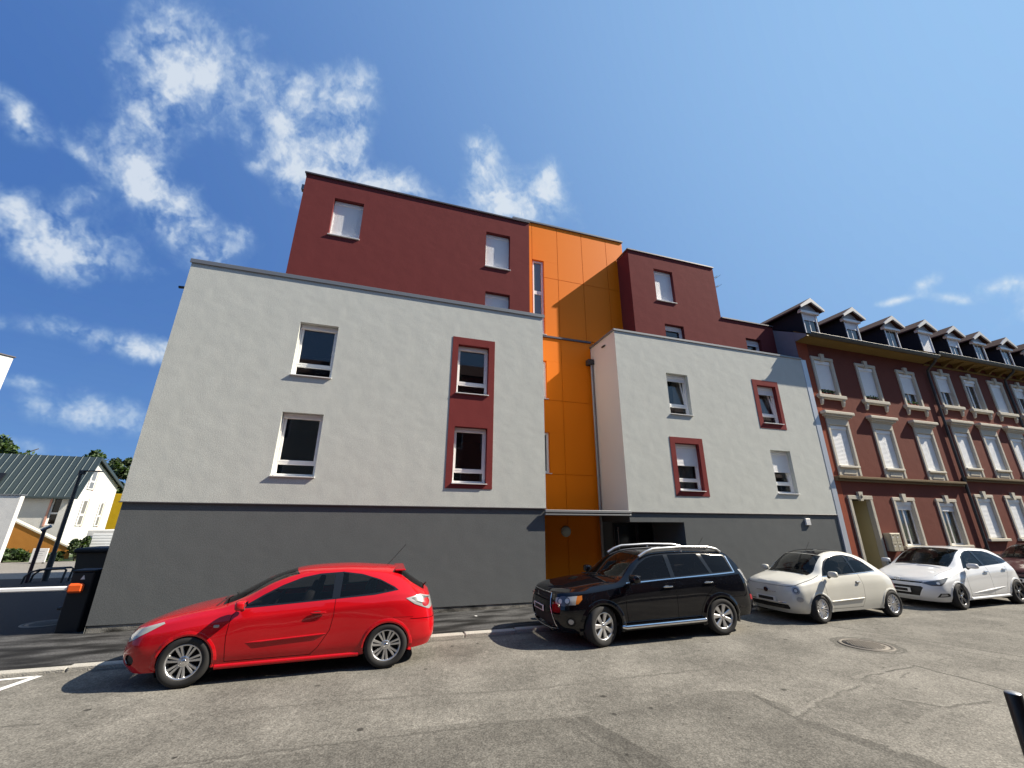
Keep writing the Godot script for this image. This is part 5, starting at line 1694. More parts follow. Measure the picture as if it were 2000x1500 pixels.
	frame_ring(st, 7.28, 8.15, .05, 2.02, .05, -12.29, -12.24)
	var dr := obj("entrance_door", st, M.door_dark, t)
	st = ST()
	box(st, 7.34, 8.09, .11, 1.96, -12.275, -12.262)
	obj("door_pane", st, M.black_gloss, dr)
	st = ST()
	tube(st, [Vector3(7.40, .5, -12.18), Vector3(7.40, 1.9, -12.18)], .014, 8)
	tube(st, [Vector3(7.40, .6, -12.18), Vector3(7.40, .6, -12.25)], .01, 6)
	tube(st, [Vector3(7.40, 1.8, -12.18), Vector3(7.40, 1.8, -12.25)], .01, 6)
	obj("pull_handle", st, M.zinc, dr)
	st = ST()
	box(st, 8.2, 8.74, .05, 2.02, -12.285, -12.25, .005)
	obj("side_light", st, M.black_gloss, t)
	# ---- downpipe with its box
	st = ST()
	tube(st, [Vector3(6.83, 7.40, -12.22), Vector3(6.83, 0.05, -12.22)], .045, 14)
	for y in [7.0, 5.95, 3.5, 2.6, 1.2]: lathe(st, Vector3(6.83, y, -12.22), Vector3.UP, [Vector2(.045, -.02), Vector2(.052, -.02), Vector2(.052, .02), Vector2(.045, .02)], 14)
	var dp := obj("downpipe", st, M.zinc, t)
	st = ST()
	box(st, 6.66, 6.895, 7.40, 7.60, -12.34, -12.12, .01)
	obj("rain_box", st, M.zinc_dark, dp)
	# spouts on the free side
	st = ST()
	tube(st, [Vector3(-4.9, 7.56, -10.95), Vector3(-5.28, 7.54, -10.95)], .035, 10)
	obj("overflow_spout", st, M.zinc_dark, t)
	st = ST()
	box(st, -3.31, -3.2, 11.90, 12.10, -11.85, -11.70, .01)
	obj("rain_box", st, M.coping, t)
	# small bracket on the side wall
	st = ST()
	box(st, 6.84, 6.898, 7.78, 7.82, -11.5, -11.3, .004)
	obj("wall_bracket", st, M.zinc_dark, t)
	# white junction box and the cover strip against the old house
	st = ST()
	box(st, 13.60, 13.81, 1.99, 2.20, D - .03, D + .03, .01)
	obj("junction_box", st, M.white_plastic, t)
	st = ST()
	box(st, 15.142, 15.38, .05, 8.10, D - .08, D + .012, .004)
	obj("joint_cover_strip", st, M.joint_cover, t)
	# flat roofs and backs close the house
	st = ST()
	quad(st, Vector3(-5.05, 7.9, D), Vector3(4.34, 7.9, D), Vector3(4.34, 7.9, -19), Vector3(-5.05, 7.9, -19))
	quad(st, Vector3(6.9, 7.9, D), Vector3(15.14, 7.9, D), Vector3(15.14, 7.9, -19), Vector3(6.9, 7.9, -19))
	quad(st, Vector3(-3.2, 12.2, Z), Vector3(4.24, 12.2, Z), Vector3(4.24, 12.2, -19), Vector3(-3.2, 12.2, -19))
	quad(st, Vector3(8.37, 12.0, Z), Vector3(12.48, 12.0, Z), Vector3(12.48, 12.0, -19), Vector3(8.37, 12.0, -19))
	quad(st, Vector3(12.48, 9.7, Z), Vector3(15.15, 9.7, Z), Vector3(15.15, 9.7, -19), Vector3(12.48, 9.7, -19))
	quad(st, Vector3(3.8, 13.0, O), Vector3(8.66, 13.0, O), Vector3(8.66, 13.0, -19), Vector3(3.8, 13.0, -19))
	obj("flat_roof", st, M.coping_dark, t)
	st = ST()
	quad(st, Vector3(15.15, 0, -19), Vector3(-5.05, 0, -19), Vector3(-5.05, 13.0, -19), Vector3(15.15, 13.0, -19))
	obj("rear_wall", st, M.wall_white, t)
	# aerial behind the right-hand parapet
	var an := thing("roof_aerial", "thin metal television aerial on the roof beside the maroon wall", "aerial", Vector3(13.3, 9.7, -12.6))
	st = ST()
	tube(st, [Vector3(13.35, 9.7, -12.6), Vector3(13.35, 12.6, -12.6)], .018, 8)
	obj("mast", st, M.zinc_dark, an)
	for q in [[12.55, .55], [12.05, .5]]:
		st = ST()
		tube(st, [Vector3(13.35 - q[1], q[0] - .22, -12.6), Vector3(13.35 + q[1] * .9, q[0] + .22, -12.6)], .012, 6)
		var bm := obj("boom", st, M.zinc_dark, an)
		for k in 5:
			var c := Vector3(13.35 + q[1] * (-.8 + .4 * k), q[0] - .18 + .09 * k, -12.6)
			var e := ST()
			tube(e, [c + Vector3(0, 0, -.22), c + Vector3(0, 0, .22)], .006, 5)
			obj("aerial_rod", e, M.zinc_dark, bm)
# ---------------------------------------------------------------- the old row
const F := -10.75   # plane of the old fronts

func key_surround(h: Node3D, x0: float, x1: float, y0: float, y1: float, w: float, m: Material) -> MeshInstance3D:
	var st := ST()
	box(st, x0, x0 + w, y0, y1 - w, F - .12, F + .045, .01)
	box(st, x1 - w, x1, y0, y1 - w, F - .12, F + .045, .01)
	box(st, x0 - .02, x1 + .02, y1 - w, y1, F - .12, F + .05, .01)
	var o := obj("stone_surround", st, m, h)
	st = ST()
	var c := (x0 + x1) / 2
	prism(st, [Vector2(c - .075, y1 - w - .05), Vector2(c + .075, y1 - w - .05), Vector2(c + .105, y1 + .13), Vector2(c - .105, y1 + .13)], F, F + .085)
	obj("keystone", st, m, o)
	return o

func old_window(h: Node3D, x0: float, x1: float, y0: float, y1: float, shut: float, things := false, casement := false):
	var f := F - .10
	var st := ST()
	frame_ring(st, x0, x1, y0, y1, .05, f - .04, f + .01)
	box(st, (x0 + x1) / 2 - .03, (x0 + x1) / 2 + .03, y0 + .04, y1 - .04, f - .035, f + .014, .005)
	var win := obj("window", st, M.pvc, h)
	if shut < .98:
		var r := ST()
		room(r, x0 - .4, x1 + .4, y0 - .3, y1 + .1, f - .05, 2.4)
		obj("room_behind", r, M.room, win)
		for s in 2:
			var g := ST()
			var c := (x0 + x1) / 2
			box(g, (x0 + .045 if s == 0 else c + .025), (c - .025 if s == 0 else x1 - .045), y0 + .045, y1 - .045, f - .018, f - .01)
			obj("pane", g, M.window_glass, win)
		var cu := ST()
		for i in 8:
			var a := lerpf((x0 + x1) / 2, x1, i / 8.0)
			var b := lerpf((x0 + x1) / 2, x1, (i + 1) / 8.0)
			quad(cu, Vector3(a, y0, f - .12 + .02 * (i % 2)), Vector3(b, y0, f - .12 + .02 * ((i + 1) % 2)), Vector3(b, y1, f - .12 + .02 * ((i + 1) % 2)), Vector3(a, y1, f - .12 + .02 * (i % 2)))
		obj("curtain", cu, M.curtain, win)
	var bx := ST()
	box(bx, x0 + .01, x1 - .01, y1 - .15, y1 - .01, f + .0, f + .09, .01)
	obj("shutter_box", bx, M.shutter, win)
	if shut > 0:
		var sh := ST()
		slats(sh, x0 + .02, x1 - .02, y1 - .15 - (y1 - y0 - .17) * shut, y1 - .15, f + .05, .05)
		obj("roller_shutter", sh, M.shutter, win)

func row_house(called: String, label: String, x0: float, x1: float, up: float, xs: Array, red: Material, opts: Dictionary):
	var h := thing(called, label, "building", Vector3((x0 + x1) / 2, 0, F), "old row houses")
	var holes := []
	var third := []; var second := []; var first := []
	for x in xs:
		third.append([x - .46, x + .46, 6.76 + up, 8.22 + up])
		second.append([x - .46, x + .46, 4.06 + up, 5.58 + up])
		if not (opts.get("door", false) and x == xs[0]): first.append([x - .47, x + .47, 1.30 + up, 2.86 + up])
	var door_x: float = 16.5
	for w in third + second + first: holes.append([w[0] - .05, w[1] + .05, w[2] - .04, w[3] + .05])   # the stone lines the opening
	if opts.get("door", false): holes.append([door_x - .52, door_x + .52, .12, 2.91])
	var st := ST()
	wall_front(st, x0, x1, .95 if up > 0 else 0.0, 9.3 + up, F, holes, .22)
	var wall := obj("front_wall", st, red, h)
	if opts.has("strip"):
		st = ST()
		wall_front(st, x0, opts.strip, 0.0, 9.0, F + .006, [], 0)
		obj("terracotta_strip", st, M.terracotta, h)
	if up > 0:
		st = ST()
		wall_front(st, x0, x1, -.3, .95, F + .04, [], 0)
		quad(st, Vector3(x0, .95, F + .04), Vector3(x1, .95, F + .04), Vector3(x1, .95, F), Vector3(x0, .95, F))
		obj("stone_plinth", st, M.concrete, h)
	# third floor
	for i in xs.size():
		var w: Array = third[i]
		var s := key_surround(h, w[0] - .12, w[1] + .12, w[2], w[3] + .13, .12, M.stone)
		st = ST()
		box(st, w[0] - .27, w[1] + .27, w[2] - .13, w[2], F - .1, F + .13, .012)
		box(st, w[0] - .23, w[1] + .23, w[2] - .17, w[2] - .13, F, F + .09, .008)
		var sl := obj("window_sill", st, M.stone, h)
		for e in [w[0] - .16, w[1] + .06]:
			st = ST()
			prism_x(st, [Vector2(F, w[2] - .17), Vector2(F + .10, w[2] - .17), Vector2(F + .09, w[2] - .27), Vector2(F + .05, w[2] - .40), Vector2(F, w[2] - .42)], e, e + .10)
			obj("sill_bracket", st, M.stone, sl)
		old_window(h, w[0], w[1], w[2], w[3], opts.third[i])
		if opts.get("pots", []).has(i):
			for k in 4:
				var p := ST()
				var px: float = w[0] + .14 + .2 * k
				lathe(p, Vector3(px, w[2] + .005, F - .06), Vector3.UP, [Vector2(.0, .0), Vector2(.05, .0), Vector2(.065, .11), Vector2(.055, .11)], 12)
				var pot := tag(obj("flower_pot", p, M.terracotta), ["small pot plant on the upper sill above the ochre doorway", "small pot plant on the upper middle sill of the old house with the ochre doorway", "small pot plant on the upper sill beside the downpipe of the old house"][i], "pot plant", "pots on the old window sills")
				var lf := ST()
				for q in 26:
					var d := Vector3(rng.randf_range(-1, 1), rng.randf_range(.1, 1.3), rng.randf_range(-1, 1)) * .085
					var c := Vector3(px, w[2] + .12, F - .06) + d
					var u := Vector3(rng.randf_range(-1, 1), rng.randf_range(-1, 1), rng.randf_range(-1, 1)).normalized() * .03
					var v := u.cross(Vector3(rng.randf_range(-1, 1), rng.randf_range(-1, 1), rng.randf_range(-1, 1))).normalized() * .02
					quad(lf, c - u, c + v, c + u, c - v)
				obj("leaves", lf, M.leaf, pot).set_meta("kind", "stuff")
	# second floor: cornices, aprons
	for i in xs.size():
		var w: Array = second[i]
		st = ST()
		box(st, w[0] - .12, w[0], w[2] - .36, w[3], F - .12, F + .045, .01)
		box(st, w[1], w[1] + .12, w[2] - .36, w[3], F - .12, F + .045, .01)
		box(st, w[0] - .12, w[1] + .12, w[3], w[3] + .25, F - .12, F + .047, .008)
		var s := obj("stone_surround", st, M.stone, h)
		st = ST()
		box(st, w[0] - .17, w[1] + .17, w[3] + .25, w[3] + .31, F, F + .09, .01)
		box(st, w[0] - .24, w[1] + .24, w[3] + .31, w[3] + .38, F, F + .15, .012)
		box(st, w[0] - .32, w[1] + .32, w[3] + .38, w[3] + .50, F, F + .21, .02)
		obj("window_cornice", st, M.stone, s)
		st = ST()
		box(st, w[0], w[1], w[2] - .36, w[2] - .08, F - .05, F + .02, .006)
		prism(st, [Vector2(w[0] + .12, w[2] - .30), Vector2(w[1] - .12, w[2] - .30), Vector2(w[1] - .2, w[2] - .16), Vector2(w[0] + .2, w[2] - .16)], F + .018, F + .04)
		obj("apron_panel", st, M.stone, s)
		st = ST()
		box(st, w[0] - .06, w[1] + .06, w[2] - .08, w[2], F - .1, F + .10, .014)
		obj("window_sill", st, M.stone, s)
		old_window(h, w[0], w[1], w[2], w[3], opts.second[i])
	# string course
	st = ST()
	box(st, x0 + (.34 if opts.has("strip") else .02), x1 - .10, 3.50 + up, 3.58 + up, F, F + .10, .01)
	box(st, x0 + (.34 if opts.has("strip") else .02), x1 - .10, 3.58 + up, 3.67 + up, F, F + .18, .014)
	obj("string_course", st, M.stone_dark, h)
	# ground floor
	for i in first.size():
		var w: Array = first[i]
		key_surround(h, w[0] - .12, w[1] + .12, w[2], w[3] + .13, .12, M.stone)
		st = ST()
		box(st, w[0] - .20, w[1] + .20, w[2] - .10, w[2], F - .1, F + .12, .012)
		obj("window_sill", st, M.stone, h)
		old_window(h, w[0], w[1], w[2], w[3], opts.first[i])
	if opts.get("door", false):
		var s := key_surround(h, door_x - .60, door_x + .60, .05, 3.01, .135, M.cream)
		var tm := TextMesh.new()
		tm.text = "6"
		tm.font_size = 48
		tm.pixel_size = .0032
		tm.depth = .012
		var num := MeshInstance3D.new()
		num.name = "house_number"
		num.mesh = tm
		num.material_override = M.black_plastic
		s.add_child(num)
		num.position = Vector3(door_x, 2.98, F + .092)
		st = ST()
		box(st, door_x - .47, door_x + .47, .05, 2.86, F - .95, F - .88)
		var d := obj("door", st, M.ochre, h)
		st = ST()
		box(st, door_x - .475, door_x - .465, .05, 2.86, F - .9, F - .121)
		box(st, door_x + .465, door_x + .475, .05, 2.86, F - .9, F - .121)
		obj("door_niche", st, M.ochre, h)
		st = ST()
		box(st, door_x - .15, door_x + .02, 1.55, 1.80, F - .88, F - .85, .006)
		obj("door_panel", st, M.stone_dark, d)
		for q in [[.15, .9], [.15, 1.7]]:
			st = ST()
			box(st, door_x + .10, door_x + .42, q[1], q[1] + .55, F - .88, F - .865, .004)
			obj("door_panel", st, M.ochre, d)
		st = ST()
		box(st, door_x - .55, door_x + .55, -.1, .08, F - .9, F + .25, .015)
		obj("door_step", st, M.concrete, h)
	# eaves: sloping boards, gutter
	var gy := 8.94 + up * .8
	st = ST()
	prism_x(st, [Vector2(F, 8.87 + up), Vector2(F + .06, 8.87 + up), Vector2(F + .50, gy - .02), Vector2(F + .50, gy + .06), Vector2(F, 9.35 + up)], x0 + .02, x1 - .02)
	var so := obj("eaves_boards", st, M.soffit, h)
	if opts.get("brackets", false):
		var bx := x0 + .5
		while bx < x1 - .3:
			st = ST()
			prism_x(st, [Vector2(F, 8.66 + up), Vector2(F + .08, 8.66 + up), Vector2(F + .16, 8.74 + up), Vector2(F + .42, gy - .06), Vector2(F + .42, gy), Vector2(F, gy - .0)], bx, bx + .16)
			obj("eaves_bracket", st, M.soffit, so)
			bx += .82
		st = ST()
		box(st, x0 + .02, x1 - .02, 8.58 + up, 8.66 + up, F, F + .06, .01)
		obj("eaves_moulding", st, M.soffit, so)
	st = ST()
	var gut := []
	for k in 9:
		var a := PI + PI * k / 8.0
		gut.append(Vector2(F + .58 + cos(a) * .10, gy + .07 + sin(a) * .11))
	for k in 8: quad(st, Vector3(x1, gut[k].y, gut[k].x), Vector3(x0, gut[k].y, gut[k].x), Vector3(x0, gut[k + 1].y, gut[k + 1].x), Vector3(x1, gut[k + 1].y, gut[k + 1].x))
	tube(st, [Vector3(x0, gy + .07, F + .68), Vector3(x1, gy + .07, F + .68)], .016, 8)
	obj("gutter", st, M.zinc_dark, h)
	if opts.get("pipe", true):
		st = ST()
		tube(st, [Vector3(x1 - .12, gy + .02, F + .57), Vector3(x1 - .1, gy - .14, F + .5), Vector3(x1 - .03, gy - .42, F + .12), Vector3(x1 - .02, gy - .6, F + .09), Vector3(x1 - .02, .1, F + .09)], .05, 10)
		obj("downpipe", st, M.zinc_dark, h)
	# roof and dormers
	st = ST()
	var ry := 9.25 + up * .9
	quad(st, Vector3(x0, gy + .10, F + .52), Vector3(x1, gy + .10, F + .52), Vector3(x1, ry + 2.6, F - 4.4), Vector3(x0, ry + 2.6, F - 4.4))
	quad(st, Vector3(x1, gy + .10, F - 9.2), Vector3(x0, gy + .10, F - 9.2), Vector3(x0, ry + 2.6, F - 4.4), Vector3(x1, ry + 2.6, F - 4.4))
	obj("roof", st, M.tiles, h)
	st = ST()
	prism_x(st, [Vector2(F - .005, 0.0), Vector2(F - .005, 8.9 + up), Vector2(F - 9.1, 8.9 + up), Vector2(F - 9.1, 0)], x0 + .002, x0 + .2)
	prism_x(st, [Vector2(F - .005, 8.9 + up), Vector2(F + .46, gy), Vector2(F + .46, gy + .1), Vector2(F - 4.4, ry + 2.52), Vector2(F - 9.1, 8.95 + up)], x0 + .004, x0 + .2)
	obj("gable_wall", st, M.gable_grey, h)
	for x in opts.dormers: dormer(h, x, 9.30 + up * .85, opts.get("dormer_shut", {}).get(x, .3))
	# interior closes against the light
	st = ST()
	quad(st, Vector3(x1, 0, F - 9), Vector3(x0, 0, F - 9), Vector3(x0, 9, F - 9), Vector3(x1, 9, F - 9))
	obj("rear_wall", st, M.gable_grey, h)
	return h

func dormer(h: Node3D, x: float, y: float, shut: float):
	var z := F + .12
	var w := .42
	var y1 := y + 1.02
	var st := ST()
	# cheeks run back into the roof
	for s in [-1.0, 1.0]:
		var e: float = x + s * w
		prism_x(st, [Vector2(z, y - .15), Vector2(z, y1), Vector2(z - 2.6, y1), Vector2(z - 1.0, y + .25)], e - .03, e + .03)
	var d := obj("dormer", st, M.slate, h)
	st = ST()
	box(st, x - w + .03, x - w + .075, y - .02, y1 - .12, z - .03, z + .02, .006)
	box(st, x + w - .075, x + w - .03, y - .02, y1 - .12, z - .03, z + .02, .006)
	box(st, x - w - .09, x + w + .09, y1 - .13, y1 - .02, z - .06, z + .10, .01)
	obj("dormer_frame", st, M.pvc, d)
	st = ST()
	if shut < 1.0:
		box(st, x - w + .075, x + w - .075, y, y1 - .14, z - .05, z - .04)
		obj("pane", st, M.pane_dark, d)
		var c := ST()
		box(c, x - .018, x + .018, y, y1 - .14, z - .045, z - .03)
		obj("window_bar", c, M.pvc, d)
		var r := ST()
		room(r, x - w + .04, x + w - .04, y - .1, y1, z - .08, .9)
		obj("room_behind", r, M.room, d)
	if shut > 0.0:
		var sh := ST()
		slats(sh, x - w + .08, x + w - .08, y1 - .14 - (y1 - .14 - y) * shut, y1 - .14, z - .01, .045)
		obj("roller_shutter", sh, M.shutter, d)
	# little gabled roof with a moulded white front
	var top := y1 + .46
	var o := w + .24
	var g := ST()
	for s in [-1.0, 1.0]:
		var a := Vector3(x, top, 0)
		var b := Vector3(x + s * o, y1 - .0, 0)
		var fz := Vector3(0, 0, z + .22)
		var bz := Vector3(0, 0, z - 3.0)
		var t := Vector3(0, .06, 0)
		if s > 0:
			quad(g, b + t + fz, b + t + bz, a + t + bz, a + t + fz)
			quad(g, b + bz, b + fz, a + fz, a + bz)
		else:
			quad(g, a + t + fz, a + t + bz, b + t + bz, b + t + fz)
			quad(g, a + bz, a + fz, b + fz, b + bz)
		quad(g, b + fz, b + bz, b + t + bz, b + t + fz)
	obj("dormer_roof", g, M.tiles, d)
	var p := ST()
	for s in [-1.0, 1.0]:
		prism(p, [Vector2(x, top + .055), Vector2(x, top - .13), Vector2(x + s * (o - .02), y1 - .02), Vector2(x + s * (o - .0), y1 + .07)], z + .18, z + .235)
	obj("barge_board", p, M.pvc_grey, d)
	p = ST()
	prism(p, [Vector2(x - o + .12, y1 - .02), Vector2(x + o - .12, y1 - .02), Vector2(x, top - .05)], z - .02, z + .03)
	obj("pediment", p, M.pvc_grey, d)

func row_houses():
	M.stone_dark = stucco(lin(.22, .165, .10), 1.0)
	M.pvc_grey = mat(lin(.50, .50, .49), .6)
	M.leaf = mat(lin(.06, .10, .035), .7)
	M.leaf.backlight_enabled = true
	M.leaf.backlight = Color(.25, .35, .1)
	row_house("row_house", "old red-brown row house with ochre doorway beside the new pale building", 15.15, 22.7, 0.0, [16.33, 18.77, 21.22], M.old_red, {"door": true, "strip": 15.72, "third": [.82, .86, .58], "second": [1.0, 1.0, 1.0], "first": [.12, .14], "dormers": [16.08, 18.48, 20.95], "dormer_shut": {16.08: .32, 18.48: .36, 20.95: .0}, "pots": [0, 1, 2]})
	row_house("row_house", "old red-brown row house with bracketed eaves and blinds shut on ground floor", 22.7, 28.45, .22, [23.70, 25.70, 27.66], M.old_red, {"third": [.5, .12, 1.0], "second": [1.0, 1.0, 1.0], "first": [1.0, 1.0, 1.0], "brackets": true, "dormers": [23.25, 25.28, 27.25], "dormer_shut": {23.25: 1.0, 25.28: .4, 27.25: .0}})
	row_house("row_house", "red-brown row house beyond the second downpipe, mostly out of view", 28.45, 34.2, .22, [29.5, 31.5, 33.4], M.old_red, {"third": [.3, .5, 1.0], "second": [1.0, 1.0, .4], "first": [1.0, .4, 1.0], "brackets": true, "dormers": [29.4, 31.4, 33.3], "dormer_shut": {29.4: 0.0}})
	# letter boxes beside the door
	var lb := thing("letter_boxes", "beige metal bank of four letter boxes beside the ochre doorway", "letter box", Vector3(17.47, 1.14, F))
	var st := ST()
	box(st, 17.22, 17.73, 1.14, 1.74, F, F + .22, .008)
	obj("cabinet", st, M.letter, lb)
	for i in 2:
		for j in 2:
			st = ST()
			box(st, 17.24 + .245 * i, 17.47 + .245 * i, 1.16 + .29 * j, 1.43 + .29 * j, F + .22, F + .228, .003)
			var d := obj("letter_box_door", st, M.letter, lb)
			st = ST()
			box(st, 17.30 + .245 * i, 17.41 + .245 * i, 1.37 + .29 * j, 1.385 + .29 * j, F + .228, F + .231)
			obj("slot", st, M.black_plastic, d)
			st = ST()
			box(st, 17.28 + .245 * i, 17.34 + .245 * i, 1.29 + .29 * j, 1.33 + .29 * j, F + .228, F + .231)
			obj("name_plate", st, M.white_plastic, d)

# the other side of the street, which the window glass mirrors
func houses_opposite():
	for q in [[-24.0, -4.0, 11.2, M.cream, "cream house across the street, mirrored in the window glass", 6.3], [-3.9, 14.0, 12.2, M.terracotta, "reddish house across the street, mirrored in the window glass", 6.3], [14.1, 42.0, 11.0, M.concrete, "grey house across the street, mirrored in the window glass", 6.3]]:
		var h := thing("house_opposite", q[4], "building", Vector3((q[0] + q[1]) / 2, 0, q[5]), "houses across the street")
		var st := ST()
		box(st, q[0], q[1], -.2, q[2], q[5], q[5] + 9)
		obj("wall", st, q[3], h)
		st = ST()
		prism_x(st, [Vector2(q[5] - .5, q[2] - .1), Vector2(q[5] + 9.5, q[2] - .1), Vector2(q[5] + 4.5, q[2] + 2.6)], q[0], q[1])
		obj("roof", st, M.tiles, h)
		var x: float = q[0] + 1.2
		while x < q[1] - 1.4:
			for y in [1.2, 4.0, 6.8, 9.0]:
				if y + 1.5 > q[2]: continue
				st = ST()
				box(st, x, x + 1.0, y, y + 1.5, q[5] - .03, q[5] + .05)
				var w := obj("window", st, M.pvc, h)
				st = ST()
				box(st, x + .08, x + .92, y + .08, y + 1.42, q[5] - .045, q[5] - .032)
				obj("pane", st, M.black_gloss, w)
			x += 2.3
# ---------------------------------------------------------------- what lies beyond the driveway, and small things
func foliage(st: SurfaceTool, c: Vector3, r: Vector3, n: int, leaf: float):
	for i in n:
		var d := Vector3(rng.randfn(), rng.randfn(), rng.randfn()).normalized()
		var k := pow(rng.randf(), .45)
		var p := c + Vector3(d.x * r.x, d.y * r.y, d.z * r.z) * k
		var u := Vector3(rng.randfn(), rng.randfn(), rng.randfn()).normalized()
		var v := u.cross(Vector3(rng.randfn(), rng.randfn(), rng.randfn())).normalized()
		var s := leaf * rng.randf_range(.6, 1.3)
		var nn := (d + Vector3(rng.randfn(), rng.randfn(), rng.randfn()) * .5).normalized()
		for e in [p - u * s, p + v * s * .6, p + u * s, p - u * s, p + u * s, p - v * s * .6]:
			st.set_normal(nn); st.add_vertex(e)

func tree(label: String, at: Vector3, high: float, wide: float, m: Material, n := 26):
	var t := thing("broadleaf_tree", label, "tree", at, "trees behind the white house")
	var st := ST()
	tube(st, [at, at + Vector3(.1, high * .4, 0), at + Vector3(-.1, high * .8, .1)], [wide * .07, wide * .05, wide * .015], 10)
	for i in 6:
		var a := i * 1.1
		var y := high * (.4 + .07 * i)
		tube(st, [at + Vector3(0, y, 0), at + Vector3(cos(a) * wide * .4, y + high * .18, sin(a) * wide * .4)], [wide * .025, wide * .008], 6)
	obj("trunk", st, M.bark, t)
	st = ST()
	for i in n:
		var a := rng.randf() * TAU
		var rr := sqrt(rng.randf()) * wide * .5
		var y := high * rng.randf_range(.45, .98)
		var fall := 1.0 - pow(absf(y / high - .65) / .42, 2)
		foliage(st, at + Vector3(cos(a) * rr * maxf(fall, .25), y, sin(a) * rr * maxf(fall, .25)), Vector3.ONE * wide * rng.randf_range(.10, .17), 190, .10 + wide * .012)
	obj("crown", st, m, t).set_meta("kind", "stuff")

func shrub(called: String, label: String, at: Vector3, r: Vector3, m: Material, n := 1800, group := ""):
	var t := thing(called, label, "shrub", at, group)
	var st := ST()
	for k in 5: tube(st, [at, at + Vector3(rng.randf_range(-.6, .6) * r.x, r.y * 1.3, rng.randf_range(-.6, .6) * r.z)], [.03, .01], 5)
	obj("stems", st, M.bark, t)
	st = ST()
	for k in 9: foliage(st, at + Vector3(rng.randf_range(-.6, .6) * r.x, r.y * rng.randf_range(.5, 1.5), rng.randf_range(-.6, .6) * r.z), r * rng.randf_range(.35, .55), n / 9, .07)
	obj("foliage", st, m, t).set_meta("kind", "stuff")

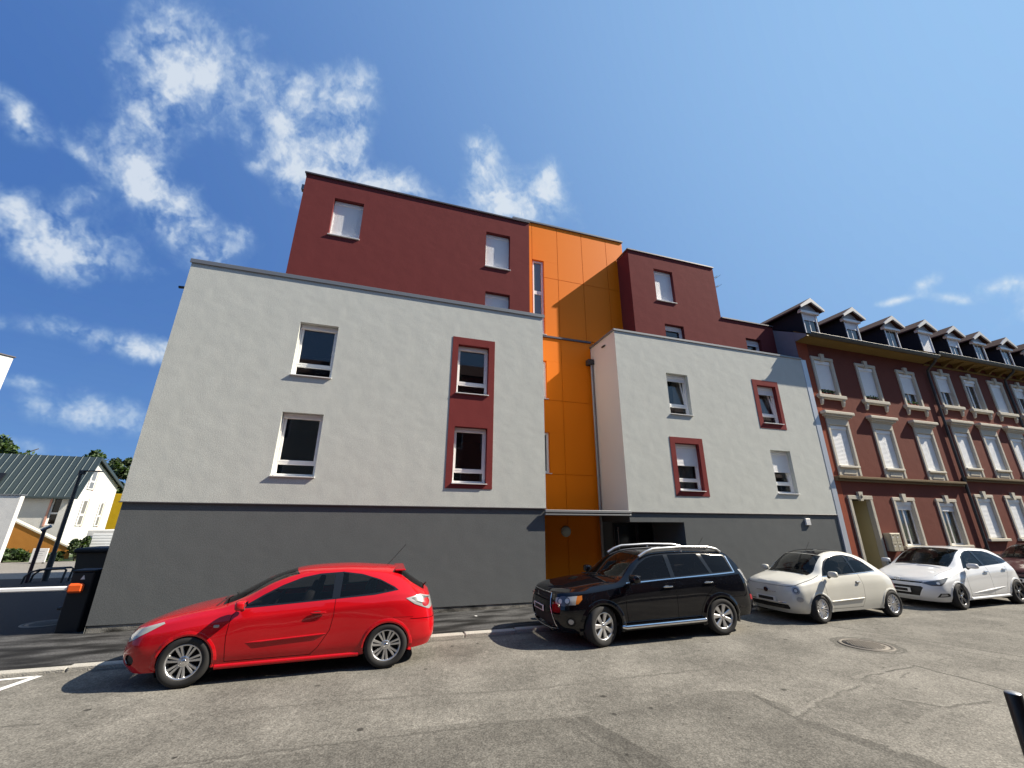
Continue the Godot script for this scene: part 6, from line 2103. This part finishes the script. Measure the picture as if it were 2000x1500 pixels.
func side_street():
	M.salmon = mat(lin(.62, .33, .26), .8)
	M.pane_pale = mat(lin(.16, .17, .18), .1)
	M.bark = mat(lin(.06, .045, .03), .9)
	var lf: StandardMaterial3D = M.leaf
	var lf2 := lf.duplicate()
	lf2.albedo_color = lin(.055, .085, .035)
	# white house with ribbed metal roof; its gable looks along the street
	var gx := -18.0
	var h := thing("white_house", "white house with dark ribbed metal roof behind the side road", "building", Vector3(gx - 6, 0, -35))
	var zf := -33.2
	var zb := -37.3
	var st := ST()
	wall_front(st, gx - 14, gx, -.1, 3.5, zf, [[gx - 1.02, gx - .57, 1.68, 3.24]], .2)
	# gable with its openings: built as a front and turned to the side
	var poly := [Vector2(zf, -.1), Vector2(zb, -.1), Vector2(zb, 4.3), Vector2(-34.1, 5.75), Vector2(zf, 3.5)]
	prism_x(st, poly, gx - .25, gx)
	obj("wall", st, M.house_white, h)
	var win := func(z0: float, z1: float, y0: float, y1: float):
		var s := ST()
		box(s, gx - .02, gx + .05, y0 - .05, y1 + .05, z0 - .13, z0 - .01, .01)
		var o := obj("window_edge", s, M.salmon, h)
		s = ST()
		box(s, gx + .03, gx + .065, y0, y1, z0, z1, .006)
		obj("frame", s, M.pvc, o)
		s = ST()
		box(s, gx + .05, gx + .071, y0 + .06, y0 + (y1 - y0) * .38, z0 + .07, z1 - .07)
		obj("pane", s, M.pane_pale, o)
		s = ST()
		box(s, gx + .05, gx + .071, y0 + (y1 - y0) * .46, y1 - .06, z0 + .07, z1 - .07)
		obj("pane", s, M.pane_pale, o)
	win.call(-34.55, -34.0, 3.85, 5.05)
	win.call(-34.5, -34.0, 1.63, 3.2)
	win.call(-36.25, -35.85, 1.58, 3.12)
	st = ST()
	frame_ring(st, gx - 1.02, gx - .57, 1.68, 3.24, .05, zf - .15, zf - .08)
	box(st, gx - 1.0, gx - .6, 2.3, 2.4, zf - .15, zf - .075)
	var fw := obj("front_window", st, M.pvc, h)
	st = ST()
	box(st, gx - 1.0, gx - .6, 1.7, 3.2, zf - .13, zf - .12)
	obj("pane", st, M.black_gloss, fw)
	st = ST()
	box(st, gx - 1.12, gx - 1.02, 1.6, 3.24, zf - .02, zf + .03)
	obj("salmon_edge", st, M.salmon, fw)
	# roof
	st = ST()
	var ov := .25
	var rz := -34.1
	var slope := (5.85 - 3.5) / (zf - rz)
	var ez := zf + ov
	var ey := 3.55 - ov * slope * .35
	quad(st, Vector3(gx - 14, ey, ez), Vector3(gx + ov, ey, ez), Vector3(gx + ov, 5.9, rz), Vector3(gx - 14, 5.9, rz))
	quad(st, Vector3(gx + ov, 4.25, zb - .2), Vector3(gx - 14, 4.25, zb - .2), Vector3(gx - 14, 5.9, rz), Vector3(gx + ov, 5.9, rz))
	box(st, gx - 14, gx + ov, ey - .14, ey + .01, ez - .01, ez + .10, .02)
	var roof := obj("roof", st, M.roof_metal, h)
	st = ST()
	for e in [[ez, ey, rz, 5.9], [zb - .2, 4.25, rz, 5.9]]:
		prism_x(st, [Vector2(e[0], e[1] - .14), Vector2(e[0], e[1] + .03), Vector2(e[2], e[3] + .03), Vector2(e[2], e[3] - .14)], gx + ov - .04, gx + ov + .02)
	obj("verge", st, M.roof_metal, roof)
	var rx := gx + ov - .3
	while rx > gx - 13.8:
		st = ST()
		var q := [Vector3(rx, ey + .01, ez), Vector3(rx, 5.91, rz)]
		tube(st, q, .036, 6)
		obj("roof_rib", st, M.roof_metal, roof)
		rx -= .36
	for q in [[-4.2, .15, .5], [-5.4, .5, .85]]:
		st = ST()
		var ax: float = gx + q[0]
		var P := func(x: float, t: float): return Vector3(x, lerpf(ey, 5.9, t) + .06, lerpf(ez, rz, t) + .04)
		quad(st, P.call(ax - .35, q[1]), P.call(ax + .35, q[1]), P.call(ax + .35, q[2]), P.call(ax - .35, q[2]))
		obj("roof_light", st, M.black_gloss, roof)
	# yellow house and white garage behind it
	var y := thing("yellow_house", "bright yellow rendered wall showing beside the white gable", "building", Vector3(-15.5, 0, -39))
	st = ST()
	box(st, -19.6, -12.0, -.1, 3.85, -44, -39.5, .02)
	obj("wall", st, M.yellow, y)
	var gar := thing("white_garage", "low white garage with ribbed door behind the barrier", "garage", Vector3(-12.5, 0, -30.5))
	st = ST()
	box(st, -15.0, -9.0, -.1, 1.46, -33, -29.6, .02)
	obj("wall", st, M.house_white, gar)
	st = ST()
	slats(st, -14.7, -12.0, .0, 1.28, -29.56, .14)
	obj("garage_door", st, M.shutter, gar)
	# tall white building whose corner shows high on the left, low white building below it
	var tall := thing("tall_white_building", "white high building, its roof corner against the sky", "building", Vector3(-30, 0, -32))
	st = ST()
	var c := Vector2(-17.74, -25.0)
	prism(st, [Vector2(0, -.1), Vector2(9, -.1), Vector2(9, 9.5), Vector2(0, 9.5)], -.2, .0)
	box(st, 0, 9, -.1, 9.5, -9, -.201)
	var tw := obj("wall", st, M.house_white, tall, true)
	var tb := Basis(Vector3.UP, .9)
	tw.transform = Transform3D(tb, Vector3(c.x, 0, c.y) - tb * Vector3(9, 0, 0) - tall.position)
	st = ST()
	box(st, -.05, 9.06, 9.5, 9.56, -9.05, .06, .01)
	obj("coping", st, M.coping_dark, tall, true).transform = tw.transform
	var lw := thing("white_garden_wall", "free-standing white rendered wall at the driveway edge", "wall", Vector3(-20, 0, -24))
	st = ST()
	box(st, -26, -14.88, -.1, 3.0, -24.22, -24.0, .01)
	obj("wall", st, M.house_white, lw)
	st = ST()
	box(st, -26, -14.84, 3.0, 3.04, -24.26, -23.96, .005)
	obj("coping", st, M.coping, lw)
	# orange ramp wall
	var rw := thing("ramp_wall", "sloping orange-brown retaining wall before the white house", "wall", Vector3(-18, 0, -30.5))
	st = ST()
	prism(st, [Vector2(-22, -.1), Vector2(-16.2, -.1), Vector2(-16.2, .52), Vector2(-19.05, 1.93), Vector2(-22, 1.93)], -31.0, -30.7)
	obj("wall", st, M.ramp_orange, rw)
	st = ST()
	prism(st, [Vector2(-16.15, .50), Vector2(-16.15, .58), Vector2(-19.05, 2.02), Vector2(-19.05, 1.94)], -31.05, -30.65)
	obj("wall_cap", st, M.stone, rw)
	# sign board
	var sg := thing("sign_board", "white information board on legs at the edge of the side road", "sign", Vector3(-15.3, 0, -27.4))
	st = ST()
	box(st, -15.8, -15.2, .02, .66, -27.45, -27.40, .008)
	obj("board", st, M.white_plastic, sg)
	for k in 4:
		st = ST()
		box(st, -15.7, -15.32 - .06 * (k % 2), .52 - .1 * k, .535 - .1 * k, -27.4, -27.397)
		obj("line_of_print", st, M.shutter_dark, sg)
	for x in [-15.74, -15.26]:
		st = ST()
		box(st, x - .03, x + .03, -.05, .12, -27.46, -27.40)
		obj("leg", st, M.zinc_dark, sg)
	# green fence posts and hedge
	for q in [[-17.6, -28.6, .75, "middle green hedge shrub in front of the orange ramp wall"], [-16.9, -28.8, .8, "green hedge shrub nearest the white sign board"], [-18.6, -28.4, .8, "green hedge shrub beside the free-standing white wall"]]: shrub("hedge_shrub", q[3], Vector3(q[0], -.05, q[1]), Vector3(.75, q[2] * .55, .5), lf, 2400, "hedge shrubs")
	shrub("garden_shrub", "dark upright shrub below the white gable", Vector3(-14.85, -.05, -28.9), Vector3(.42, .62, .4), lf2, 2600)
	shrub("low_shrub", "low olive shrub at the foot of the ramp wall", Vector3(-15.6, -.05, -28.6), Vector3(.4, .3, .35), lf, 1200)
	tree("broad green tree crown rising over the left end of the metal roof", Vector3(-33.6, 0, -50), 9.1, 5.6, lf)
	tree("green tree top just above the ridge of the white house", Vector3(-28.0, 0, -52), 8.5, 3.6, lf, 22)
	tree("dark green tree beside the yellow wall and white gable", Vector3(-22.5, 0, -46), 7.1, 3.4, lf2, 30)
	# lamp post
	var lp := thing("street_lamp", "tall dark grey lamp post with flat arm beside the driveway", "street lamp", Vector3(-10.75, 0, -19.7))
	var b := Vector3(-10.75, 0, -19.7)
	st = ST()
	tube(st, [b, b + Vector3(0, .9, 0), b + Vector3(0, .92, 0), b + Vector3(0, 3.72, 0)], [.085, .085, .065, .055], 14)
	obj("post", st, M.zinc_dark, lp)
	st = ST()
	box(st, b.x - .06, b.x + .14, 3.62, 3.78, b.z - .06, b.z + .06, .02)
	obj("bracket", st, M.zinc_dark, lp)
	st = ST()
	box(st, b.x + .1, b.x + .62, 3.735, 3.775, b.z - .11, b.z + .11, .012)
	obj("lamp_head", st, M.zinc_dark, lp)
	# shorter reddish post with small head
	var sp := thing("signal_post", "short dark red post with small slanted head beside the lamp post", "post", Vector3(-11.0, 0, -19.3))
	b = Vector3(-11.0, 0, -19.3)
	st = ST()
	tube(st, [b, b + Vector3(0, 1.75, 0)], .05, 12)
	obj("post", st, mat(lin(.05, .018, .02), .5), sp)
	st = ST()
	tube(st, [b + Vector3(-.08, 1.66, 0), b + Vector3(.14, 1.80, 0)], .055, 10)
	obj("head", st, M.zinc, sp)
	# bicycle hoops
	for q in [[-10.55, -19.45, "dark tubular bicycle hoop right beside the lamp post foot"], [-10.5, -19.0, "dark tubular bicycle hoop on the driveway side of the other hoop"]]:
		var bh := thing("bicycle_hoop", q[2], "bike rack", Vector3(q[0], 0, q[1]), "bicycle hoops")
		st = ST()
		tube(st, [Vector3(q[0] - .45, 0, q[1]), Vector3(q[0] - .42, .22, q[1]), Vector3(q[0] - .28, .36, q[1]), Vector3(q[0] - .1, .42, q[1]), Vector3(q[0] + .55, .44, q[1]), Vector3(q[0] + .62, .40, q[1]), Vector3(q[0] + .58, .0, q[1])], .032, 8)
		obj("hoop", st, M.zinc_dark, bh)
	# barrier: cabinet against the corner, boom with an orange end
	var ba := thing("barrier", "black barrier cabinet at the house corner with white boom and orange end", "barrier", Vector3(-5.35, 0, -11.05))
	st = ST()
	box(st, -5.56, -5.20, 0, 1.06, -11.25, -10.90, .02)
	box(st, -5.57, -5.19, 1.06, 1.10, -11.26, -10.89, .015)
	obj("cabinet", st, M.black_plastic, ba)
	st = ST()
	prism(st, [Vector2(-5.40, .93), Vector2(-5.33, .93), Vector2(-5.36, 1.01)], -10.899, -10.895)
	obj("triangle_mark", st, M.white_plastic, ba)
	st = ST()
	box(st, -11.0, -5.52, .745, .825, -10.86, -10.82, .02)
	obj("boom", st, M.pvc, ba)
	st = ST()
	box(st, -5.53, -5.28, .70, .87, -10.88, -10.80, .035)
	obj("orange_end", st, mat(lin(.75, .10, .01), .5), ba)
	st = ST()
	tube(st, [Vector3(-5.60, .42, -11.0), Vector3(-5.66, .42, -11.0)], .03, 10)
	obj("lock_knob", st, M.zinc_dark, ba)
	# bin behind the barrier
	var bn := thing("waste_bin", "dark brown lidded waste bin standing behind the barrier cabinet", "bin", Vector3(-5.9, 0, -12.9))
	st = ST()
	prism(st, [Vector2(-6.28, 0), Vector2(-5.62, 0), Vector2(-5.50, 1.32), Vector2(-6.40, 1.32)], -13.3, -12.5)
	obj("body", st, mat(lin(.035, .030, .022), .6), bn)
	st = ST()
	box(st, -6.45, -5.45, 1.32, 1.42, -13.35, -12.42, .03)
	obj("lid", st, M.black_plastic, bn)

func small_things():
	# bollard on the near pavement
	var bo := thing("bollard", "black round steel bollard with flat top by the near kerb", "bollard", Vector3(4.05, .1, -2.02))
	var st := ST()
	lathe(st, Vector3(4.05, .1, -2.02), Vector3.UP, [Vector2(.042, 0), Vector2(.042, .915), Vector2(.040, .923)], 24)
	obj("post", st, M.bollard, bo)
	st = ST()
	lathe(st, Vector3(4.05, .1, -2.02), Vector3.UP, [Vector2(.040, .921), Vector2(.036, .928), Vector2(0, .929)], 24)
	obj("cap", st, M.zinc, bo)
	# scraps of paper on the pavement
	for q in [[2.35, -10.1], [2.55, -9.1], [.6, -9.3], [-5.9, -9.9]]:
		st = ST()
		var c := Vector3(q[0], walk_y(q[0], q[1]) + .012, q[1])
		var a := rng.randf() * TAU
		var u := Vector3(cos(a), .12, sin(a)) * .05
		var v := Vector3(-sin(a), .2, cos(a)) * .03
		quad(st, c - u - v, c - u + v, c + v * .3, c - v * .6)
		quad(st, c - v * .6, c + v * .3, c + u + v, c + u - v)
		tag(obj("paper_scrap", st, M.white_plastic), "crumpled white paper scrap lying on the dark pavement", "litter", "scraps on the pavement")
